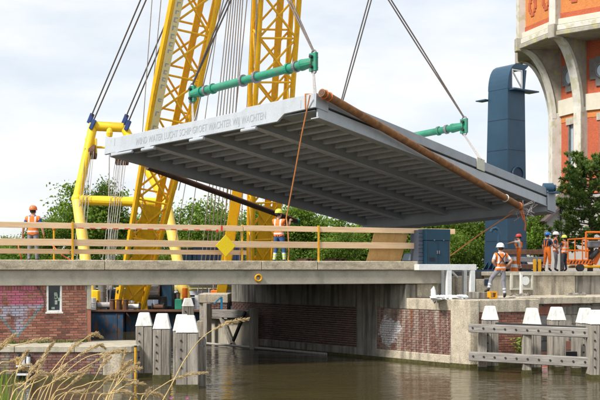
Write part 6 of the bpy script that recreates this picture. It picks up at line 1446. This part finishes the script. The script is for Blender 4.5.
    hp = obj('helmet', hm_, HELM[helmet], t, local=True, smooth=True); hp.location = hd + Vector((0, -.005, .015)); hp.rotation_euler = (0, 0, yaw)
    pk.prism([(-.10, .08), (-.07, .175), (0, .20), (.07, .175), (.10, .08)], (0, 0, -.018), (1, 0, 0), (0, 1, 0), (0, 0, 1), .008); pk.lathe([(.128, -.022), (.132, -.016), (.126, -.008)], (0, 0, 0), 18, sc=(1, 1.15))
    p_ = obj('peak', pk, HELM[helmet], hp, local=True)
    hr = MB().lathe([(.080, -.085), (.088, -.05), (.090, -.01)], (0, -.014, 0), 14, sc=(1, 1.05)); h_o = obj('hair', hr, M['hair'], t, local=True, smooth=True); h_o.location = hd + rot @ Vector((0, -.025, .0)); h_o.rotation_euler = (0, 0, yaw)
    for sx_ in (-1, 1):
        e = MB().lathe([(.004, -.008), (.009, 0), (.004, .008)], (0, 0, 0), 8); eo = obj('eye', e, M['eye'], t, local=True); eo.location = hd + rot @ Vector((sx_ * .032, .085, -.035))
        e = MB().lathe([(.006, -.03), (.018, -.01), (.02, .012), (.006, .03)], (0, 0, 0), 8, sc=(.5, 1)); eo = obj('ear', e, M['skin'], t, local=True, smooth=True); eo.location = hd + rot @ Vector((sx_ * .082, .0, -.05)); eo.rotation_euler = (0, 0, yaw)
    return t
def on_deck(px, d): q = dk(s_px(px, d), d, DZ); return q
# 1 worker at the left, from behind, arms a little out holding a hose
L1_ = on_deck(33, .95)
person('worker in orange helmet and vest, back turned, holding an orange hose on the bridge', L1_, R(-4), 1.84, dict(elL=(-.285, -.02, 1.17), wrL=(-.335, .03, .94), haL=(-.34, .06, .87), elR=(.285, -.02, 1.17), wrR=(.335, .0, .94), haR=(.34, .02, .87), hiL=(-.095, 0, .92), anL=(-.13, -.02, .1), toL=(-.15, .13, .045), anR=(.13, -.02, .1), toR=(.16, .13, .045)), M['bluecloth'], 'short', M['hiviz'], M['greycloth'], 'orange', gloves=True)
hs_ = thing('orange_hose', 'thin orange hose drooping from the gloved hands of the left worker', 'hose', L1_); b_ = MB(); hz_ = L1_.z + .87
b_.path([at(22.5, 262, 32.6), at(19.5, 252, 32.6), at(18, 243, 32.7), at(21, 240.2, 32.9), at(32, 239.2, 33.0), at(45, 239.5, 33.0), at(53, 246, 32.9), at(62, 255, 32.7), at(73, 261.5, 32.6)], .022, 6); obj('hose', b_, M['hose'], hs_, smooth=True)
# 2 worker with the tag rope
L2_ = on_deck(279, .85)
person('worker in lime helmet and blue trousers pulling the tag rope behind the railing', L2_, R(-30), 1.90, dict(shR=(.17, .03, 1.44), elR=(.27, .18, 1.27), wrR=(.20, .36, 1.42), haR=(.19, .41, 1.48), elL=(-.22, .16, 1.21), wrL=(-.02, .34, 1.30), haL=(.05, .38, 1.34), head1=(0, .0, 1.68), nose=(.02, .105, 1.64), anL=(-.17, -.04, .1), knL=(-.14, .03, .5), toL=(-.2, .1, .045), anR=(.19, .02, .1), knR=(.15, .06, .5), toR=(.22, .16, .045)), M['navycloth'], 'short', M['hiviz'], M['denim'], 'lime', legband='lime')
rt = wire('tag_rope', [at(310, 95, 33.85), at(302, 133, 34.3), at(295, 172, 34.9), at(287.5, 212, 35.45), at(286.3, 218, 35.5)], .026, M['rope'], 'orange tag rope running from the near leaf corner down to the lime-helmeted worker', 'rope')
b_ = MB().path([at(286.3, 218, 35.5), at(288, 232, 35.4), at(289, 250, 35.3), at(288, 260, 35.25), at(292, 263.3, 35.2)], .024, 6); obj('rope_tail', b_, M['rope'], rt)
b_ = MB(); b_.path([lw(-.09, .36, .04), lw(-.09, .34, -.45)], .02, 6); b_.path([lw(-.09, .36, .04), lw(.2, -.09, .04), lw(.45, -.10, -.1)], .02, 6); obj('rope_lashing', b_, M['rope'], rt)
# second tag line from the far right corner to the bank
wire('tag_rope', [at(515, 211, 46.6), at(480, 234, 43.5), at(450, 256, 40)], .026, M['rope'], 'brown tag rope slanting down from the right leaf corner to the blue cabinet', 'rope')
# 3 worker with white helmet on the lower quay
q = dk(s_px(500.5, dC + 1.35), dC + 1.35, PZ)
person('worker in white helmet and orange vest, back turned, one foot raised on a step', q, R(12), 1.92, dict(elL=(-.30, -.08, 1.20), wrL=(-.17, .0, 1.06), haL=(-.13, .05, 1.03), elR=(.36, -.10, 1.22), wrR=(.20, .0, 1.05), haR=(.15, .04, 1.02), knL=(-.27, .16, .62), anL=(-.40, .06, .28), toL=(-.50, .17, .22), knR=(.11, .02, .50), anR=(.14, -.04, .10), toR=(.17, .11, .045), nose=(-.02, .115, 1.615)), M['whitecloth'], 'short', M['hiviz'], M['greycloth'], 'white', legband='tape', harness=True)
# 4-7 workers on the upper bank
WY = 51.0
def bank(px, Y): return Vector((at(px, 0, Y).x, Y, LZ))
person('worker in red helmet and orange trousers pointing left with one hand at the mouth', bank(519, WY), R(68), 1.84, dict(elL=(-.42, .22, 1.40), wrL=(-.48, .46, 1.33), haL=(-.49, .54, 1.32), shL=(-.18, .04, 1.43), elR=(.22, .20, 1.22), wrR=(.09, .20, 1.46), haR=(.06, .17, 1.53), nose=(-.03, .115, 1.60), anL=(-.14, .06, .1), toL=(-.16, .2, .045), anR=(.14, -.08, .1), toR=(.17, .06, .045)), M['whitecloth'], 'short', None, M['hiviz'], 'red', bib=True, legband='tape')
person('worker in blue helmet with dark shirt and orange bib trousers, leftmost of the trio', bank(547.5, WY - .3), R(-55), 1.92, dict(elR=(.24, .10, 1.2), wrR=(.16, .28, 1.12), haR=(.13, .35, 1.12), nose=(.02, .115, 1.60), knL=(-.14, .0, .5), anL=(-.2, -.08, .1), toL=(-.22, .07, .045)), M['navycloth'], 'short', None, M['hiviz'], 'blue', bib=True, legband='tape')
person('worker in white helmet and orange vest between the blue and lime helmets', bank(555.5, WY + .5), R(-100), 1.97, dict(elL=(-.23, .10, 1.2), wrL=(-.12, .27, 1.15), haL=(-.07, .33, 1.16), nose=(.0, .115, 1.59)), M['navycloth'], 'short', M['hiviz'], M['greycloth'], 'white')
person('worker in lime helmet and dark trousers, rightmost of the trio beside the orange lift', bank(564.5, WY - .2), R(40), 1.78, dict(elL=(-.27, .14, 1.22), wrL=(-.16, .33, 1.18), haL=(-.12, .40, 1.18), elR=(.25, .12, 1.2), wrR=(.15, .32, 1.16), haR=(.11, .38, 1.16), nose=(-.01, .115, 1.60)), M['navycloth'], 'short', M['hiviz'], M['darkcloth'], 'lime')
# traffic cone
q = bank(514.2, WY - 1.2); cn = thing('traffic_cone', 'orange and white traffic cone on the bank between two workers', 'cone', q)
prof = [(.20, .04), (.165, .20), (.130, .36), (.095, .52), (.055, .70), (.04, .74)]
for i in range(5): b_ = MB().lathe([(prof[i][0], prof[i][1]), (prof[i + 1][0], prof[i + 1][1])], q, 16); obj('band', b_, M['lift'] if i % 2 == 0 else M['white'], cn)
b_ = MB().box(q.x - .24, q.x + .24, q.y - .24, q.y + .24, q.z, q.z + .039); obj('base', b_, M['lift'], cn, bevel=.02)

# orange access platform at the right edge
lt = thing('access_lift', 'orange aerial work platform with caged basket at the right picture edge', 'lift', bank(590, 53))
Yl = 52.6
def rl(pts, r, nm, mt='lift'): b_ = MB().path([at(x, y, Y) for x, y, Y in pts], r, 8); return obj(nm, b_, M[mt], lt)
b_ = MB(); q0, q1 = at(567.5, 266, Yl), at(592, 261, Yl); b_.box(q0.x, q1.x, Yl, Yl + 1.1, at(0, 264.5, Yl).z, at(0, 259.5, Yl).z); obj('basket_floor', b_, M['lift'], lt, bevel=.02)
for i in range(7): x = q0.x + .12 + i * .16; obj('warning_mark', MB().prism([(0, 0), (.07, 0), (.13, .14), (.06, .14)], (x, Yl - .006, at(0, 263.6, Yl).z), (1, 0, 0), (0, 0, 1), (0, 1, 0), .004), M['dark'], lt)
for Y in (Yl, Yl + 1.05):
    rl([(568, 261, Y), (568, 239.5, Y), (587, 238.5, Y)], .042, 'rail'); rl([(568, 250.5, Y), (590, 250.5, Y)], .035, 'rail'); 
for x in (575, 582.5, 588): rl([(x, 260, Yl), (x, 239, Yl)], .032, 'stanchion')
for x0_, y0_, x1_, y1_ in ((586, 258, 586, 232), (586, 232.3, 612, 232.3), (612, 232.3, 612, 262), (586, 238.8, 612, 238.8)): rl([(x0_, y0_, Yl - .5), (x1_, y1_, Yl - .5)], .05, 'frame_tube')
b_ = MB(); q0, q1 = at(587, 0, Yl), at(612, 0, Yl); b_.box(q0.x, q1.x, Yl - .2, Yl + .5, at(0, 247.5, Yl).z, at(0, 241, Yl).z); obj('control_box', b_, M['grey'], lt, bevel=.03)
b_ = MB(); b_.bar(at(594, 264, Yl + .1), at(606, 238, Yl + .1), .22, .24, up=(0, 1, 0)); obj('lift_arm', b_, M['lift'], lt, bevel=.02)
b_ = MB().tube(at(591, 258, Yl - .1), at(598, 250, Yl - .1), .13, n=12); obj('cylinder', b_, M['dark'], lt)
b_ = MB(); q0, q1 = at(575.5, 0, Yl), at(625, 0, Yl); b_.box(q0.x, q1.x, Yl - .3, Yl + 1.5, LZ + .18, at(0, 265.3, Yl).z); obj('chassis', b_, M['liftyellow'], lt, bevel=.03)
for x in (580, 604): c = at(x, 0, Yl - .32); b_ = MB().tube(Vector((c.x, Yl - .45, LZ + .19)), Vector((c.x, Yl - .2, LZ + .19)), .19, n=16); obj('wheel', b_, M['dark'], lt)
# yellow posts beside the worker group
for px, lab in ((535, 'left'), (540, 'right')): q = bank(px, 52.8); b_ = MB().box(q.x - .07, q.x + .07, q.y, q.y + .14, LZ, LZ + .62); tag(obj('marker_post', b_, M['post'], bevel=.01, origin=q), 'short amber marker post on the bank, the %s of a pair behind the trio' % lab, 'post')
# stacked pallets and covered goods on the deck behind the railing
for px, w_, lab in ((306, 9, 'low brown pallet on the deck right of the second railing post'), (335, 14, 'wide low brown pallet on the deck behind the railing')):
    q = dk(s_px(px, 4), 4.0, DZ); t = thing('wooden_pallet', lab, 'pallet', q); hw_ = w_ / FPX * q.y / 2
    for k in range(5): b_ = MB().obox(q + N * (k * .22 - .44) + Vector((0, 0, .235)), U * hw_, N * .07, Vector((0, 0, .012))); obj('board', b_, M['brown'], t)
    for k in (-1, 0, 1): b_ = MB().obox(q + U * hw_ * .88 * k + Vector((0, 0, .11)), U * .05, N * .5, Vector((0, 0, .11))); obj('bearer', b_, M['brown'], t)
q = dk(s_px(411, 3.5), 3.5, DZ); t = thing('goods_stack', 'silver sheet covered stack on a pale pallet beside the blue cabinet', 'stack', q)
b_ = MB().obox(q + Vector((0, 0, .1)), U * .35, N * .4, Vector((0, 0, .05))); obj('pallet', b_, M['ply'], t); b_ = MB().prism([(-.28, 0), (.28, 0), (.22, .28), (-.15, .30)], q + Vector((0, 0, .16)) - N * .3, U, (0, 0, 1), N, .6); obj('cover', b_, M['skyglass'], t, bevel=.04)
# yellow barrier at the far side of the deck
q = dk(s_px(54, 6), 6, DZ); t = thing('yellow_barrier', 'slim yellow barrier post with low arm on the far side of the deck', 'barrier', q)
b_ = MB().tube(q, q + Vector((0, 0, 1.25)), .035, n=8); obj('post', b_, M['post'], t); b_ = MB().bar(q + Vector((-.45, 0, .16)), q + Vector((.40, 0, .16)), .06, .07); obj('arm', b_, M['post'], t); b_ = MB().lathe([(.03, 0), (.06, .04), (.06, .12), (.02, .16)], q + Vector((0, 0, 1.25)), 10); obj('lamp', b_, M['lift'], t)
#@@GRASS
# ------------------------------------------------------------------ dry grass on the viewer's bank
M['straw'] = foliage_mat('straw', (.58, .42, .20), (.76, .59, .33), (.88, .73, .48), .45)
M['strawstem'] = pm('straw_stem', (.62, .46, .21), (.50, .35, .14), 20, .7, 0)
M['meadow'] = foliage_mat('meadow_blade', (.10, .17, .015), (.17, .28, .025), (.28, .38, .05), .3)
stems = [([(37, 400), (60, 361), (82, 341), (95, 334), (102.5, 337.5)], .55), ([(16, 400), (45, 378), (75, 358), (98, 345.5), (106, 349)], .45), ([(40, 400), (62, 376), (85, 358), (108, 353), (130, 352)], .5), ([(52, 400), (75, 374), (100, 359), (113, 352), (126, 349.5)], .5),
         ([(62, 402), (85, 385), (105, 380.5), (122, 380), (138, 381)], .5), ([(-4, 382), (14, 371), (30, 370), (46, 373)], .5), ([(-12, 366), (-4, 352), (6, 343), (16, 334)], .7), ([(-6, 352), (14, 346), (34, 341), (51, 338.5)], .5), ([(28, 400), (38, 372), (47, 352), (54, 342)], .5),
         ([(92, 402), (101, 387), (112, 376), (121, 372)], .6), ([(112, 400), (120, 372), (125.5, 348)], .5), ([(150, 430), (172, 384), (186, 358), (204, 336), (228, 323), (249, 318.8)], .42), ([(140, 410), (165, 384), (188, 375), (208, 372.5)], .6), ([(128, 404), (142, 394), (156, 394), (166, 400)], .5),
         ([(10, 402), (22, 386), (38, 376), (52, 374)], .5), ([(70, 402), (84, 394), (98, 394), (110, 398)], .5), ([(30, 402), (50, 384), (68, 375), (84, 372)], .5), ([(-6, 396), (10, 386), (26, 383)], .5), ([(84, 402), (96, 376), (104, 363), (112, 357)], .5), ([(44, 402), (58, 372), (70, 350), (82, 341)], .35), ([(140, 404), (146, 396), (150, 388)], .6),
         ([(50, 402), (66, 388), (78, 378), (92, 366)], .5), ([(20, 402), (30, 384), (40, 366), (46, 352)], .4), ([(96, 404), (110, 394), (124, 392), (136, 396)], .5), ([(-4, 372), (10, 362), (22, 358)], .5), ([(104, 404), (118, 390), (132, 384), (146, 384)], .5)]
rg = random.Random(9); sb_ = MB()
for i in range(10):          # thinner stalks between the tall ones
    x0_ = rg.uniform(-20, 120); y1_ = rg.uniform(352, 392) + max(0, x0_ - 60) * .2; w_ = rg.uniform(18, 46)
    stems.append(([(x0_, 402 + rg.uniform(0, 20)), (x0_ + w_ * .4, y1_ + (400 - y1_) * .45), (x0_ + w_ * .75, y1_ + 4), (x0_ + w_, y1_ + rg.uniform(-2, 5))], rg.uniform(.3, .55))); hc = []; hax = []; hay = []; htone = []
def spline(pts, n_):
    pts = [Vector(p) for p in pts]; pts = [pts[0] * 2 - pts[1]] + pts + [pts[-1] * 2 - pts[-2]]; out = []
    for i in range(1, len(pts) - 2):
        p0_, p1_, p2_, p3_ = pts[i - 1:i + 3]
        for k in range(n_): t = k / n_; out.append(.5 * ((2 * p1_) + (p2_ - p0_) * t + (2 * p0_ - 5 * p1_ + 4 * p2_ - p3_) * t * t + (3 * p1_ - p0_ - 3 * p2_ + p3_) * t ** 3))
    out.append(pts[-2]); return out
for pts, hf in stems:
    Y = rg.uniform(4.0, 5.6); p3 = [at(x, y, Y + rg.uniform(-.05, .05) + i * .03) for i, (x, y) in enumerate(pts)]
    x0_, y0_ = pts[0]; root = at(x0_ - 40 - rg.uniform(0, 30), 270 + (H - 1.6) * FPX / Y, Y - .1); midp = at(x0_ - 20, y0_ + 90, Y - .05)
    cv = spline([root, midp] + p3, 6); nn = len(cv); sb_.path(cv, [.0034 * (1 - .6 * i / nn) for i in range(nn)], 5)
    tot = [0.0]
    vis = spline(p3, 14)
    for i in range(1, len(vis)): tot.append(tot[-1] + (vis[i] - vis[i - 1]).length)
    hl = min(tot[-1] * hf, .17)
    for i in range(len(vis) - 1):
        if tot[i] < tot[-1] - hl: continue
        d_ = (vis[i + 1] - vis[i]).normalized(); f = (tot[i] - (tot[-1] - hl)) / hl; wd_ = .0095 * math.sin(math.pi * min(.97, max(.12, f))) + .003
        for k in range(9):
            off_ = Vector((rg.gauss(0, 1), rg.gauss(0, 1), rg.gauss(0, 1))); off_ = (off_ - d_ * off_.dot(d_)).normalized() * wd_ * rg.uniform(.1, 1)
            a_ = (d_ + off_.normalized() * .5).normalized() * rg.uniform(.006, .011); s_v = a_.cross(Vector((rg.gauss(0, 1), rg.gauss(0, 1), rg.gauss(0, 1)))).normalized() * .0019
            hc.append(vis[i].lerp(vis[i + 1], rg.random()) + off_); hax.append(a_); hay.append(s_v); htone.append(min(1, max(0, rg.gauss(.55, .22))))
tag(obj('dry_grass', sb_, M['strawstem']), 'tall straw coloured grass stalks arching over the near bank', 'grass', kind='stuff')
me = quads_mesh('seed_heads', np.array([tuple(v) for v in hc]), np.array([tuple(v) for v in hax]), np.array([tuple(v) for v in hay]), M['straw'], np.array(htone))
o = bpy.data.objects.new('grass_seed_heads', me); COL.objects.link(o); tag(o, 'feathery straw coloured seed heads of the foreground grass', 'grass', kind='stuff')
# green blades at the lower left corner
vb = []; fb_ = []; tn = []
for i in range(420):
    Y = rg.uniform(4.2, 6.2); px = rg.gauss(-16, 14) if i < 340 else rg.uniform(-40, 150); top = rg.uniform(352, 398) + max(0, px - 6) * 1.6 if i < 340 else rg.uniform(402, 440)
    q0 = at(px - rg.uniform(5, 25), 270 + (H - 1.6) * FPX / Y, Y); q2 = at(px + rg.gauss(4, 8), top, Y); q1 = (q0 + q2) / 2 + Vector((rg.gauss(0, .03), rg.gauss(0, .05), .1)); w_ = Vector((rg.uniform(.003, .007), rg.uniform(-.004, .004), 0))
    k = len(vb); vb += [q0 - w_, q0 + w_, q1 + w_ * .8, q1 - w_ * .8, q2]; fb_ += [(k, k + 1, k + 2, k + 3), (k + 3, k + 2, k + 4)]; t_ = min(1, max(0, rg.gauss(.5, .25))); tn += [t_, t_]
me = bpy.data.meshes.new('meadow_grass'); me.from_pydata([tuple(v) for v in vb], [], fb_); me.materials.append(M['meadow']); a_ = me.attributes.new('rnd', 'FLOAT', 'FACE'); a_.data.foreach_set('value', np.array(tn, np.float32)); me.update()
o = bpy.data.objects.new('meadow_grass', me); COL.objects.link(o); tag(o, 'green grass blades at the lower left picture corner', 'grass', kind='stuff')
# two small pink flowers
for px, lab in ((171, 'left'), (187, 'right')):
    q = at(px, 398, 4.6); t = thing('pink_flower', 'tiny pink flower at the bottom picture edge, the %s of two' % lab, 'flower', at(px - 5, 270 + (H - 1.6) * FPX / 4.6, 4.6)); b_ = MB()
    for k in range(7): a = k * .9; dv = Vector((math.cos(a), -.3, math.sin(a))) * .007; sv = Vector((-math.sin(a), 0, math.cos(a))) * .0035; b_.add([q, q + dv * .6 + sv, q + dv, q + dv * .6 - sv], [(0, 1, 2, 3)])
    obj('petals', b_, pm('petal', (.62, .12, .42), None, 9, .6, 0), t); b_ = MB().path([at(px - 5, 270 + (H - 1.6) * FPX / 4.6, 4.6), at(px - 2, 500, 4.6), q], .002, 5); obj('stem', b_, M['weed'], t)
#@@END
